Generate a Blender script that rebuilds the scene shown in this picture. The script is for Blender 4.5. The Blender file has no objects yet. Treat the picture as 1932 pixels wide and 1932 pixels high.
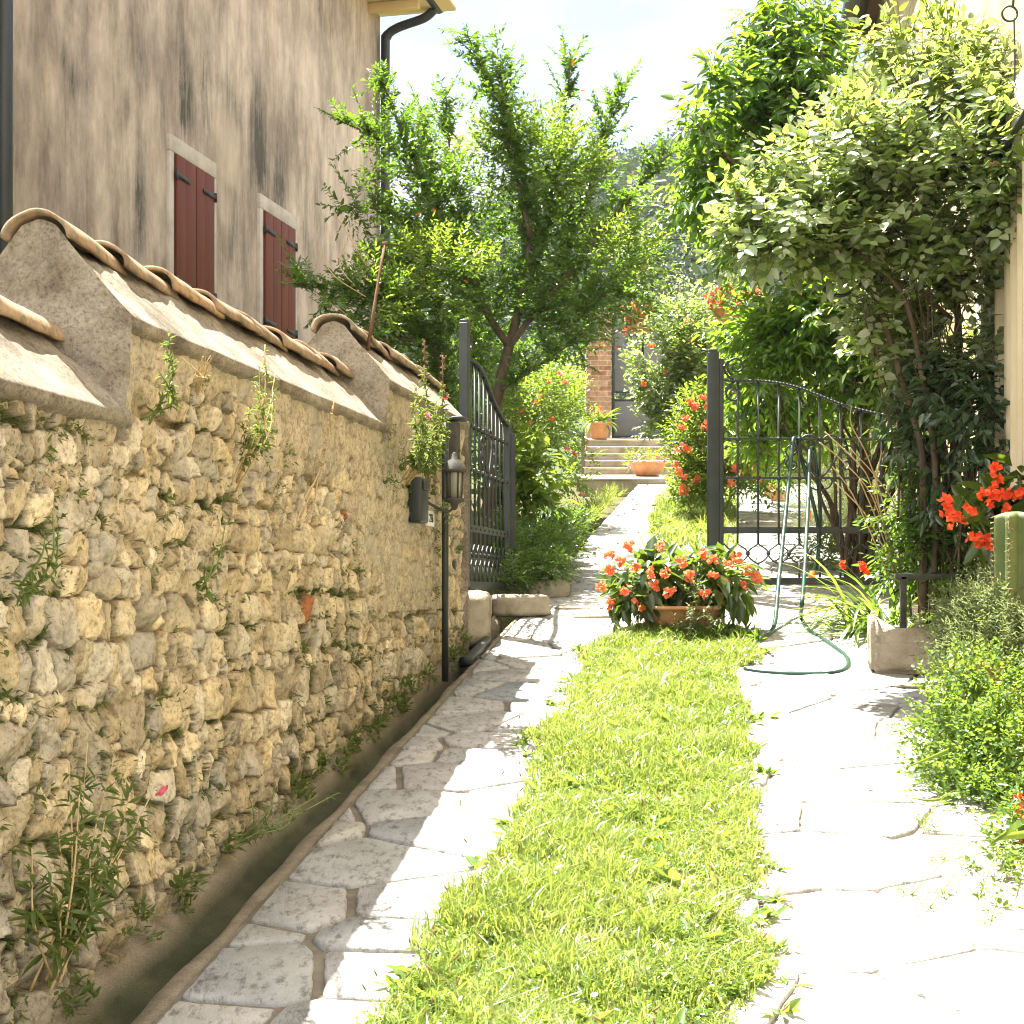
import bpy, bmesh, math, random
import numpy as np
from mathutils import Vector
rng = np.random.default_rng(11)
random.seed(11)
SC = bpy.context.scene
COL = SC.collection
# ------------------------------------------------------------------ measuring frame
# world: X right, Y away from the camera, Z up, the eye at the origin.
F, HX, HY = 2900.0, 966.0, 1110.0
def P(x, y, Y): return np.array([(x - HX) / F * Y, Y, (HY - y) / F * Y])
SL = 0.1414
def gz(Y): return -1.45 + SL * np.asarray(Y, float)
def G(X, Y, dz=0.0): return np.array([X, Y, float(gz(Y)) + dz])
def gnd(x, y):
    Y = 1.45 / (SL + (y - HY) / F); return P(x, y, Y)
def nrm(v):
    v = np.asarray(v, float); return v / (np.linalg.norm(v, axis=-1, keepdims=True) + 1e-9)
UP = np.array([0, 0, 1.0])
# ------------------------------------------------------------------ object helpers
WLOC = {}
class MB:
    def __init__(s): s.V = []; s.F = {}; s.n = 0; s.A = {}
    def add(s, V, *Fs, **attrs):
        V = np.asarray(V, float).reshape(-1, 3)
        for f in Fs:
            f = np.asarray(f, int)
            if f.size: s.F.setdefault(f.shape[1], []).append(f + s.n)
        s.V.append(V); s.n += len(V)
        return s
    def addm(s, vf): return s.add(vf[0], *vf[1])
    def poly(s, V, f):
        return s.add(V, np.array([f]))
def make_mesh(name, V, Fd, smooth=False):
    me = bpy.data.meshes.new(name)
    V = np.asarray(V, np.float32)
    me.vertices.add(len(V)); me.vertices.foreach_set('co', V.ravel())
    loops = []; starts = []; c = 0
    for k, arrs in sorted(Fd.items()):
        A = np.concatenate(arrs) if len(arrs) > 1 else arrs[0]
        loops.append(A.ravel()); starts.append(c + np.arange(len(A)) * k); c += A.size
    L = np.concatenate(loops).astype(np.int32); S = np.concatenate(starts).astype(np.int32)
    me.loops.add(len(L)); me.loops.foreach_set('vertex_index', L)
    me.polygons.add(len(S)); me.polygons.foreach_set('loop_start', S)
    me.update(calc_edges=True)
    if smooth: me.polygons.foreach_set('use_smooth', np.ones(len(S), bool))
    me.validate(verbose=False)
    return me
def tag(o, label=None, cat=None, group=None, kind=None):
    if label: o['label'] = label
    if cat: o['category'] = cat
    if group: o['group'] = group
    if kind: o['kind'] = kind
    return o
def empty(name, loc, label, cat, group=None):
    o = bpy.data.objects.new(name, None); COL.objects.link(o)
    o.location = Vector([float(c) for c in loc]); o.empty_display_size = .1
    WLOC[o] = np.asarray(loc, float); return tag(o, label, cat, group)
def obj(name, mb, mat, parent=None, smooth=False, attrs=None, bevel=0, loc=None, label=None):
    V = np.concatenate(mb.V)
    if parent is not None: base = WLOC[parent]
    elif loc is not None: base = np.asarray(loc, float)
    else: base = np.array([(V[:, 0].min() + V[:, 0].max()) / 2, (V[:, 1].min() + V[:, 1].max()) / 2, V[:, 2].min()])
    me = make_mesh(name, V - base, mb.F, smooth)
    me.materials.append(mat)
    for k, a in (attrs or {}).items():
        a = np.asarray(a, np.float32)
        if a.ndim == 1:
            t = me.attributes.new(k, 'FLOAT', 'POINT'); t.data.foreach_set('value', a)
        else:
            t = me.attributes.new(k, 'FLOAT_VECTOR', 'POINT'); t.data.foreach_set('vector', a.ravel())
    o = bpy.data.objects.new(name, me); COL.objects.link(o)
    if parent is not None: o.parent = parent; WLOC[o] = WLOC[parent]
    else: o.location = Vector([float(c) for c in base]); WLOC[o] = base
    if bevel:
        m = o.modifiers.new('Bevel', 'BEVEL'); m.width = bevel; m.segments = 2; m.limit_method = 'ANGLE'
    if label: o['label'] = label
    return o
# ------------------------------------------------------------------ shapes
def box(c, size, ax=None):
    """ax: 3x3 rows = local axes"""
    s = np.asarray(size, float) / 2
    K = np.array([[-1,-1,-1],[1,-1,-1],[1,1,-1],[-1,1,-1],[-1,-1,1],[1,-1,1],[1,1,1],[-1,1,1]]) * s
    if ax is not None: K = K @ np.asarray(ax, float)
    return K + np.asarray(c, float), [np.array([[0,3,2,1],[4,5,6,7],[0,1,5,4],[1,2,6,5],[2,3,7,6],[3,0,4,7]])]
def beam(a, b, w, h, up=UP):
    a = np.asarray(a, float); b = np.asarray(b, float); d = b - a; L = np.linalg.norm(d); d = d / L
    s = np.cross(up, d)
    if np.linalg.norm(s) < 1e-3: s = np.cross([0, 1, 0], d)
    s = nrm(s); t = np.cross(d, s)
    return box((a + b) / 2, (L, w, h), [d, s, t])
def tube(pts, r, n=6, cap=True):
    pts = np.asarray(pts, float); m = len(pts)
    r = np.broadcast_to(np.asarray(r, float), (m,)) if np.ndim(r) else np.full(m, float(r))
    T = np.gradient(pts, axis=0); T = nrm(T)
    ref = np.array([0.31, 0.17, 0.93]);
    if abs(T[0] @ ref) > .9: ref = np.array([.9, .3, .1])
    N = np.zeros_like(T); v = ref
    for i in range(m):
        v = v - T[i] * (v @ T[i]); v = v / (np.linalg.norm(v) + 1e-9); N[i] = v
    B = np.cross(T, N); a = np.arange(n) * 2 * math.pi / n
    V = pts[:, None, :] + r[:, None, None] * (np.cos(a)[None, :, None] * N[:, None, :] + np.sin(a)[None, :, None] * B[:, None, :])
    V = V.reshape(-1, 3)
    i = np.arange(m - 1)[:, None] * n; j = np.arange(n)[None, :]; j2 = (j + 1) % n
    Q = np.stack([i + j, i + j2, i + n + j2, i + n + j], -1).reshape(-1, 4)
    Fs = [Q]
    if cap: Fs.append(np.array([list(range(n))[::-1], [(m - 1) * n + k for k in range(n)]]))
    return V, Fs
def lathe(prof, n=32, c=(0, 0, 0), sx=1, sy=1):
    prof = np.asarray(prof, float); a = np.arange(n) * 2 * math.pi / n
    V = np.stack([prof[:, None, 0] * np.cos(a)[None] * sx, prof[:, None, 0] * np.sin(a)[None] * sy, np.broadcast_to(prof[:, None, 1], (len(prof), n))], -1).reshape(-1, 3)
    i = np.arange(len(prof) - 1)[:, None] * n; j = np.arange(n)[None]; j2 = (j + 1) % n
    Q = np.stack([i + j, i + j2, i + n + j2, i + n + j], -1).reshape(-1, 4)
    return V + np.asarray(c, float), [Q]
def smooth_path(pts, k=6):
    p = np.asarray(pts, float)
    if len(p) < 3: return np.linspace(p[0], p[-1], k + 1)
    q = np.vstack([2 * p[0] - p[1], p, 2 * p[-1] - p[-2]]); out = []
    for i in range(1, len(q) - 2):
        for t in np.arange(k) / k:
            out.append(.5 * ((2 * q[i]) + (-q[i-1] + q[i+1]) * t + (2*q[i-1] - 5*q[i] + 4*q[i+1] - q[i+2]) * t*t + (-q[i-1] + 3*q[i] - 3*q[i+1] + q[i+2]) * t**3))
    out.append(p[-1]); return np.array(out)
def grid_faces(nu, nv):
    i = np.arange(nu - 1)[:, None] * nv; j = np.arange(nv - 1)[None]
    return np.stack([i + j, i + nv + j, i + nv + j + 1, i + j + 1], -1).reshape(-1, 4)
# value noise in numpy
def hash3(i, j, k, s=0):
    h = (i * 374761393 + j * 668265263 + k * 2147483647 + s * 974634541) & 0xffffffff
    h = ((h ^ (h >> 13)) * 1274126177) & 0xffffffff
    return ((h ^ (h >> 16)) & 0xffffff) / float(0xffffff)
def vnoise(p, s=0):
    p = np.asarray(p, float); f = np.floor(p); i = f.astype(np.int64); t = p - f; t = t * t * (3 - 2 * t); r = 0
    for a in (0, 1):
        for b in (0, 1):
            for c in (0, 1):
                w = (t[..., 0] if a else 1 - t[..., 0]) * (t[..., 1] if b else 1 - t[..., 1]) * (t[..., 2] if c else 1 - t[..., 2])
                r = r + w * hash3(i[..., 0] + a, i[..., 1] + b, i[..., 2] + c, s)
    return r
def fbm(p, s=0, o=4):
    r = 0; a = .5
    for k in range(o):
        r = r + a * vnoise(np.asarray(p) * 2 ** k, s + k * 7); a *= .5
    return r / (1 - .5 ** o)
# ------------------------------------------------------------------ leaves
def rand_unit(n): return nrm(rng.normal(size=(n, 3)))
LEAF6 = np.array([(0,0,0),(.30,-.5,1),(.68,-.36,.8),(1,0,0),(.68,.36,.8),(.30,.5,1)])
def leaf_geo(pos, d, n, L, W, fold=.12, droop=.12, simple=False):
    m = len(pos); d = nrm(d); s = nrm(np.cross(n, d)); t = np.cross(d, s)
    L = np.broadcast_to(L, (m,)); W = np.broadcast_to(W, (m,))
    if simple:
        K = np.array([(0,0,0),(.45,-.5,0),(1,0,0),(.45,.5,0)])
    else: K = LEAF6
    X = K[None, :, 0] * L[:, None]; Y = K[None, :, 1] * W[:, None]
    Z = K[None, :, 2] * fold * W[:, None] - droop * L[:, None] * K[None, :, 0] ** 2
    V = pos[:, None] + X[..., None] * d[:, None] + Y[..., None] * s[:, None] + Z[..., None] * t[:, None]
    b = np.arange(m)[:, None] * len(K)
    if simple: Q = b + np.array([[0, 1, 2, 3]])
    else: Q = np.concatenate([b + np.array([[0, 1, 2, 3]]), b + np.array([[0, 3, 4, 5]])])
    return V.reshape(-1, 3), [Q]
def sprays(P0, D0, k, step, L, ratio, ang=55, up=.8, jit=.45, droop=.15, fold=.12, curve=0.0, simple=False, Lvar=.35, leafdroop=0.0, nb=None):
    """twigs: k leaves set along each, alternately to both sides"""
    m = len(P0); D0 = nrm(D0)
    S = nrm(np.cross(D0, UP + .3 * rand_unit(m)))
    j = np.arange(k)[None, :]; x = j * step * (1 + .0 * j)
    pos = P0[:, None] + D0[:, None] * x[..., None]
    pos[..., 2] += curve * x ** 2
    side = np.where(j % 2 == 0, 1.0, -1.0)
    a = math.radians(ang)
    d = D0[:, None] * math.cos(a) + S[:, None] * (side * math.sin(a))[..., None]
    tipm = (j == k - 1)[..., None]
    d = np.where(tipm, D0[:, None], d)
    d = d + jit * rng.normal(size=d.shape) * .6
    d[..., 2] -= leafdroop
    n = np.broadcast_to(UP * up, d.shape) + jit * rng.normal(size=d.shape) + .2 * nrm(np.cross(S, D0))[:, None]
    if nb is not None: n = n + nb[:, None]
    Ls = L * (1 + Lvar * rng.uniform(-1, 1, (m, k))) * (1 - .25 * (j / max(k, 1)))
    pos = pos.reshape(-1, 3); d = d.reshape(-1, 3); n = n.reshape(-1, 3); Ls = Ls.ravel()
    return leaf_geo(pos, d, n, Ls, Ls * ratio * rng.uniform(.8, 1.15, len(Ls)), fold, droop, simple)
def twig_sticks(P0, D0, length, r):
    """thin three-sided sticks under the sprays"""
    m = len(P0); D0 = nrm(D0); s = nrm(np.cross(D0, rand_unit(m))); t = np.cross(D0, s)
    a = np.arange(3) * 2 * math.pi / 3
    ring = (np.cos(a)[None, :, None] * s[:, None] + np.sin(a)[None, :, None] * t[:, None]) * r
    V = np.concatenate([P0[:, None] - D0[:, None] * .02 + ring, (P0 + D0 * np.reshape(length, (-1, 1)) if np.ndim(length) else P0 + D0 * length)[:, None] + ring * .4], 1)
    b = np.arange(m)[:, None] * 6
    Q = np.concatenate([b + np.array([[0,1,4,3]]), b + np.array([[1,2,5,4]]), b + np.array([[2,0,3,5]])])
    return V.reshape(-1, 3), [Q]
def blob_points(blobs, n, shell=.45, thr=None, fs=3.0, seed=0, under=True):
    """points and outward directions in a union of ellipsoids, denser near the outside, in clumps"""
    C = np.array([b[0] for b in blobs], float); R = np.array([b[1] for b in blobs], float)
    w = (R[:, 0] * R[:, 1] + R[:, 0] * R[:, 2] + R[:, 1] * R[:, 2]); w = w / w.sum()
    P_, D_ = [], []; got = 0
    while got < n:
        k = int((n - got) * 2) + 20
        i = rng.choice(len(C), k, p=w); u = rand_unit(k)
        if not under: u[:, 2] = np.abs(u[:, 2])
        r = rng.uniform(0, 1, k) ** shell
        p = C[i] + u * R[i] * r[:, None]
        d = nrm(u / R[i])
        if thr is not None:
            f = fbm(p * fs + 50, seed, 2); keep = f > thr
            p, d = p[keep], d[keep]
        P_.append(p); D_.append(d); got += len(p)
    return np.concatenate(P_)[:n], np.concatenate(D_)[:n]
def flower_geo(c, d, R, petals=5, cup=.35):
    """small flowers, each a ring of petals: c centres, d facing"""
    m = len(c); d = nrm(d); s = nrm(np.cross(d, rand_unit(m))); t = np.cross(d, s)
    R = np.broadcast_to(R, (m,)); Vs, Qs = [], []
    for p in range(petals):
        a = p * 2 * math.pi / petals + rng.uniform(-.2, .2, m)
        e = np.cos(a)[:, None] * s + np.sin(a)[:, None] * t
        e = nrm(e + cup * d)
        nn = np.cross(e, np.cross(d, e))
        V, Q = leaf_geo(c, e, nn, R, R * .95, .12, -.1, False)
        Vs.append(V); Qs.append(Q[0] + sum(len(v) for v in Vs[:-1]))
    return np.concatenate(Vs), [np.concatenate(Qs)]
# ------------------------------------------------------------------ materials
def new_mat(name):
    m = bpy.data.materials.new(name); m.use_nodes = True; nt = m.node_tree
    for n in list(nt.nodes): nt.nodes.remove(n)
    out = nt.nodes.new('ShaderNodeOutputMaterial')
    return m, nt, out
def N(nt, t, **kw):
    n = nt.nodes.new(t)
    for k, v in kw.items():
        if k in n.inputs.keys(): n.inputs[k].default_value = v
        else: setattr(n, k, v)
    return n
def ramp(nt, stops, interp='LINEAR'):
    r = nt.nodes.new('ShaderNodeValToRGB'); r.color_ramp.interpolation = interp; e = r.color_ramp.elements
    while len(e) < len(stops): e.new(.5)
    for k, (p, c) in enumerate(stops):
        e[k].position = p; e[k].color = (*c, 1)
    return r
def principled(nt, out, rough=.6, spec=.3, metal=0):
    b = nt.nodes.new('ShaderNodeBsdfPrincipled')
    b.inputs['Roughness'].default_value = rough; b.inputs['Specular IOR Level'].default_value = spec; b.inputs['Metallic'].default_value = metal
    if out: nt.links.new(b.outputs[0], out.inputs[0])
    return b
def mixrgb(nt, a, b, fac, mode='MIX'):
    m = nt.nodes.new('ShaderNodeMix'); m.data_type = 'RGBA'; m.blend_type = mode
    for sock, v in ((m.inputs[0], fac), (m.inputs[6], a), (m.inputs[7], b)):
        if hasattr(v, 'is_linked') or hasattr(v, 'links'): nt.links.new(v, sock)
        elif isinstance(v, (int, float)): sock.default_value = v
        else: sock.default_value = (*v, 1)
    return m.outputs[2]
def noise(nt, scale, detail=4, rough=.55, vec=None, sc=None):
    n = nt.nodes.new('ShaderNodeTexNoise'); n.inputs['Scale'].default_value = scale; n.inputs['Detail'].default_value = detail; n.inputs['Roughness'].default_value = rough
    if sc is not None:
        mp = nt.nodes.new('ShaderNodeMapping'); mp.inputs['Scale'].default_value = sc
        nt.links.new(vec, mp.inputs[0]); nt.links.new(mp.outputs[0], n.inputs['Vector'])
    elif vec is not None: nt.links.new(vec, n.inputs['Vector'])
    return n.outputs[0]
def bump(nt, h, strength, dist, bsdf, base=None):
    b = nt.nodes.new('ShaderNodeBump'); b.inputs['Strength'].default_value = strength; b.inputs['Distance'].default_value = dist
    nt.links.new(h, b.inputs['Height'])
    if base is not None: nt.links.new(base, b.inputs['Normal'])
    if bsdf is not None: nt.links.new(b.outputs[0], bsdf.inputs['Normal'])
    return b.outputs[0]
def coords(nt): return nt.nodes.new('ShaderNodeTexCoord').outputs['Object']
def mat_leaf(name, cols, tcol, trans=.45, rough=.42, spec=.45):
    m, nt, out = new_mat(name)
    g = nt.nodes.new('ShaderNodeNewGeometry')
    k = len(cols); r = ramp(nt, [(i / max(k - 1, 1), c) for i, c in enumerate(cols)])
    nz = noise(nt, 2.6, 3, .6, coords(nt)); ma = nt.nodes.new('ShaderNodeMath'); ma.operation = 'MULTIPLY_ADD'; nt.links.new(nz, ma.inputs[0]); ma.inputs[1].default_value = 1.5; ma.inputs[2].default_value = -.62
    mb_ = nt.nodes.new('ShaderNodeMath'); mb_.operation = 'MULTIPLY_ADD'; mb_.use_clamp = True; nt.links.new(g.outputs['Random Per Island'], mb_.inputs[0]); mb_.inputs[1].default_value = .75; nt.links.new(ma.outputs[0], mb_.inputs[2]); nt.links.new(mb_.outputs[0], r.inputs[0])
    p = principled(nt, None, rough, spec); nt.links.new(r.outputs[0], p.inputs['Base Color'])
    t = nt.nodes.new('ShaderNodeBsdfTranslucent')
    tc = mixrgb(nt, r.outputs[0], tcol, .75); nt.links.new(tc, t.inputs[0])
    mx = nt.nodes.new('ShaderNodeMixShader'); mx.inputs[0].default_value = trans
    nt.links.new(p.outputs[0], mx.inputs[1]); nt.links.new(t.outputs[0], mx.inputs[2]); nt.links.new(mx.outputs[0], out.inputs[0])
    return m
def mat_noise(name, cols, scale=6, rough=.8, spec=.25, bstr=.3, bscale=40, bdist=.01, metal=0, sc=(1, 1, 1), island=0.0):
    m, nt, out = new_mat(name); co = coords(nt)
    n = noise(nt, scale, 6, .6, co, sc); k = len(cols)
    r = ramp(nt, [(.28 + .44 * i / max(k - 1, 1), c) for i, c in enumerate(cols)]); nt.links.new(n, r.inputs[0])
    p = principled(nt, out, rough, spec, metal); c = r.outputs[0]
    if island:
        g = nt.nodes.new('ShaderNodeNewGeometry'); mr = nt.nodes.new('ShaderNodeMapRange')
        nt.links.new(g.outputs['Random Per Island'], mr.inputs[0]); mr.inputs[3].default_value = 1 - island; mr.inputs[4].default_value = 1 + island
        hs = nt.nodes.new('ShaderNodeHueSaturation'); nt.links.new(mr.outputs[0], hs.inputs['Value']); nt.links.new(c, hs.inputs['Color']); c = hs.outputs[0]
    nt.links.new(c, p.inputs['Base Color'])
    if bstr: bump(nt, noise(nt, bscale, 5, .65, co), bstr, bdist, p)
    return m
M = {}
M['iron'] = mat_noise('painted_iron', [(.012,.017,.015),(.018,.025,.022),(.03,.034,.029)], 9, .5, .45, .12, 90, .004)
M['pipe'] = mat_noise('dark_pipe', [(.014,.018,.017),(.026,.03,.027)], 5, .45, .4, .05, 60, .003)
M['bark'] = mat_noise('bark', [(.04,.028,.018),(.10,.072,.046),(.17,.13,.09)], 14, .9, .15, .8, 30, .012, sc=(1,1,.35))
M['stem'] = mat_noise('green_stem', [(.10,.14,.03),(.17,.2,.06)], 20, .6, .3, 0)
M['dry'] = mat_noise('dry_stalk', [(.35,.24,.11),(.5,.38,.2)], 30, .8, .2, 0)
M['terra'] = mat_noise('terracotta', [(.42,.19,.09),(.55,.27,.13),(.62,.36,.2)], 7, .8, .2, .15, 60, .004)
M['soil'] = mat_noise('soil', [(.03,.022,.014),(.07,.05,.03)], 20, .95, .1, .9, 60, .02)
M['hose'] = mat_noise('green_hose', [(.008,.036,.022),(.013,.05,.032)], 12, .35, .5, 0)
M['orange'] = mat_noise('orange_plastic', [(.75,.16,.02),(.8,.2,.03)], 5, .4, .4, 0)
M['rust'] = mat_noise('rusty_rod', [(.08,.04,.025),(.16,.085,.05)], 30, .85, .2, .3, 80, .003)
M['zinc'] = mat_noise('dull_metal', [(.038,.036,.029),(.08,.075,.06)], 20, .75, .25, .3, 60, .004)
EXPOSURE = 2.6
# ------------------------------------------------------------------ camera, light, sky
cam = bpy.data.cameras.new('camera'); co_ = bpy.data.objects.new('camera', cam); COL.objects.link(co_)
co_.rotation_euler = (math.radians(90), 0, 0); cam.sensor_width = 36; cam.lens = 36 * F / 1932; cam.shift_y = (HY - HX) / 1932
cam.clip_start = .05; cam.clip_end = 5000; SC.camera = co_
SUN = nrm(np.array([-.28, .30, 1.0]))
sl = bpy.data.lights.new('sun', 'SUN'); sl.energy = 5.0; sl.angle = math.radians(.5); sl.color = (1, .965, .90)
so = bpy.data.objects.new('sun', sl); COL.objects.link(so)
so.rotation_euler = Vector(SUN).to_track_quat('Z', 'Y').to_euler()
w = bpy.data.worlds.new('World'); SC.world = w; w.use_nodes = True; wn = w.node_tree
bg = wn.nodes['Background']; bg.inputs[1].default_value = .053
sky = wn.nodes.new('ShaderNodeTexSky'); sky.sky_type = 'NISHITA'; sky.sun_disc = False
sky.sun_elevation = math.asin(SUN[2]); sky.sun_rotation = math.atan2(SUN[0], SUN[1]); sky.dust_density = .3; sky.ozone_density = 2.0; sky.air_density = 1.0
# soft clouds on the sky itself
tc = wn.nodes.new('ShaderNodeTexCoord')
cn = noise(wn, 2.6, 7, .55, tc.outputs['Generated'], (1, 1, 2.6))
cr = ramp(wn, [(.43, (0, 0, 0)), (.60, (1, 1, 1))]); wn.links.new(cn, cr.inputs[0])
cm = mixrgb(wn, sky.outputs[0], (3.1, 3.2, 3.3), cr.outputs[0])
# added bright clouds, unseen behind the viewer, to light the shaded walls
sx_ = wn.nodes.new('ShaderNodeSeparateXYZ'); wn.links.new(tc.outputs['Generated'], sx_.inputs[0])
mr_ = wn.nodes.new('ShaderNodeMapRange'); wn.links.new(sx_.outputs['Y'], mr_.inputs[0]); mr_.inputs[1].default_value = .62; mr_.inputs[2].default_value = .1
cn2 = noise(wn, 1.7, 7, .55, tc.outputs['Generated'], (1, 1, 1.8)); cr2 = ramp(wn, [(.36, (0, 0, 0)), (.52, (1, 1, 1))]); wn.links.new(cn2, cr2.inputs[0])
mm_ = wn.nodes.new('ShaderNodeMath'); mm_.operation = 'MULTIPLY'; wn.links.new(cr2.outputs[0], mm_.inputs[0]); wn.links.new(mr_.outputs[0], mm_.inputs[1])
cm = mixrgb(wn, cm, (11.0, 10.7, 10.3), mm_.outputs[0]); wn.links.new(cm, bg.inputs[0])
SC.view_settings.view_transform = 'Standard'; SC.view_settings.look = 'None'; SC.view_settings.gamma = 1; SC.view_settings.exposure = EXPOSURE
SC.render.engine = 'CYCLES'; cy = SC.cycles
cy.use_denoising = True; cy.pixel_filter_type = 'BLACKMAN_HARRIS'; cy.filter_width = 1.05
try: cy.denoiser = 'OPENIMAGEDENOISE'
except Exception: pass
cy.max_bounces = 7; cy.diffuse_bounces = 4; cy.glossy_bounces = 2; cy.transmission_bounces = 4; cy.transparent_max_bounces = 4; cy.volume_bounces = 0
cy.caustics_reflective = False; cy.caustics_refractive = False; cy.sample_clamp_indirect = 6
# ------------------------------------------------------------------ lines of the lane
def Xwall(Y): return -1.613 + .17 * Y          # foot of the stone wall
def Xkerb(Y): return -1.3185 + .15 * Y          # left edge of the left paving
def Xg0(Y): return -.185 + .130 * (Y - 3.5) + .16 * np.clip(np.asarray(Y) - 7.6, 0, .9)     # grass strip
def Xg1(Y): return .565 + .136 * (Y - 3.5)
def Xr(Y): return .64 + .15 * Y                 # right paving meets the bed
def Xhouse(Y): return 1.295 + .15 * Y
def strip(x0, x1, Y0, Y1, dz=0.0, ny=60, nx=12, amp=.006, z=gz):
    Ys = np.linspace(Y0, Y1, ny); t = np.linspace(0, 1, nx); V = []
    for Y in Ys:
        X = x0(Y) + (x1(Y) - x0(Y)) * t
        p = np.stack([X, np.full(nx, Y), np.full(nx, float(z(Y)) + dz)], -1)
        p[:, 2] += amp * (fbm(p * 4 + 9, 3, 3) - .5); V.append(p)
    return MB().add(np.concatenate(V), grid_faces(ny, nx))
def struct(name, mb, mat, smooth=True, attrs=None):
    return tag(obj(name, mb, mat, None, smooth, attrs), kind='structure')
def mat_soilgreen():
    return mat_noise('earth', [(.045,.04,.02),(.09,.08,.035),(.07,.1,.03)], 5, .95, .1, .7, 30, .02)
M['earth'] = mat_soilgreen()
# ground: one big sheet, a little below the paving, rising with the lane and then level
ys = np.concatenate([np.linspace(-40, 0, 9), np.linspace(1, 24, 47), [40, 80, 160, 320, 700, 1500]])
xs = np.concatenate([[-900, -300, -100, -40], np.linspace(-15, 15, 41), [40, 100, 300, 900]])
def gz_all(Y): return np.where(Y < 20, gz(Y), 1.38 + np.minimum(.1 * (Y - 20), .7)) - .14
gv = np.array([[(x, y, float(gz_all(y))) for x in xs] for y in ys]).reshape(-1, 3)
struct('ground', MB().add(gv, grid_faces(len(ys), len(xs))[:, ::-1]), M['earth'])
# mortar bed under the flagstones
M['mortar'] = mat_noise('path_mortar', [(.12,.102,.075),(.185,.16,.12),(.25,.22,.17)], 12, .9, .15, .8, 120, .006)
struct('path_bed', strip(lambda Y: Xkerb(Y) + .005, lambda Y: Xr(Y) + .55, 1.0, 19.55, 0, 260, 40, .01), M['mortar'])
# flagstones
def mat_flag():
    m, nt, out = new_mat('flagstone'); co = coords(nt)
    g = nt.nodes.new('ShaderNodeNewGeometry')
    r = ramp(nt, [(0, (.34,.34,.33)), (.2, (.44,.43,.40)), (.4, (.31,.33,.345)), (.6, (.47,.44,.40)), (.8, (.38,.38,.37)), (1, (.42,.40,.39))]); nt.links.new(g.outputs['Random Per Island'], r.inputs[0])
    n1 = noise(nt, 4, 6, .65, co); r1 = ramp(nt, [(.32, (.72,.70,.67)), (.66, (1.08,1.06,1.04))]); nt.links.new(n1, r1.inputs[0])
    c = mixrgb(nt, r.outputs[0], r1.outputs[0], 1.0, 'MULTIPLY')
    v = noise(nt, 34, 5, .75, co, (1, .45, 1)); r2 = ramp(nt, [(.34, (.34,.32,.29)), (.50, (1,1,1))]); nt.links.new(v, r2.inputs[0])
    c = mixrgb(nt, c, r2.outputs[0], .85, 'MULTIPLY')
    p = principled(nt, out, .72, .3); nt.links.new(c, p.inputs['Base Color'])
    b1 = bump(nt, v, .9, .010, None); bump(nt, noise(nt, 160, 3, .7, co), .35, .002, p, b1)
    return m
M['flag'] = mat_flag()
def clip(poly, a, n):
    out = []; L = len(poly)
    for i in range(L):
        p, q = poly[i], poly[(i + 1) % L]; dp, dq = (p - a) @ n, (q - a) @ n
        if dp <= 0: out.append(p)
        if (dp < 0 < dq) or (dq < 0 < dp): out.append(p + (q - p) * (dp / (dp - dq)))
    return out
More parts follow.
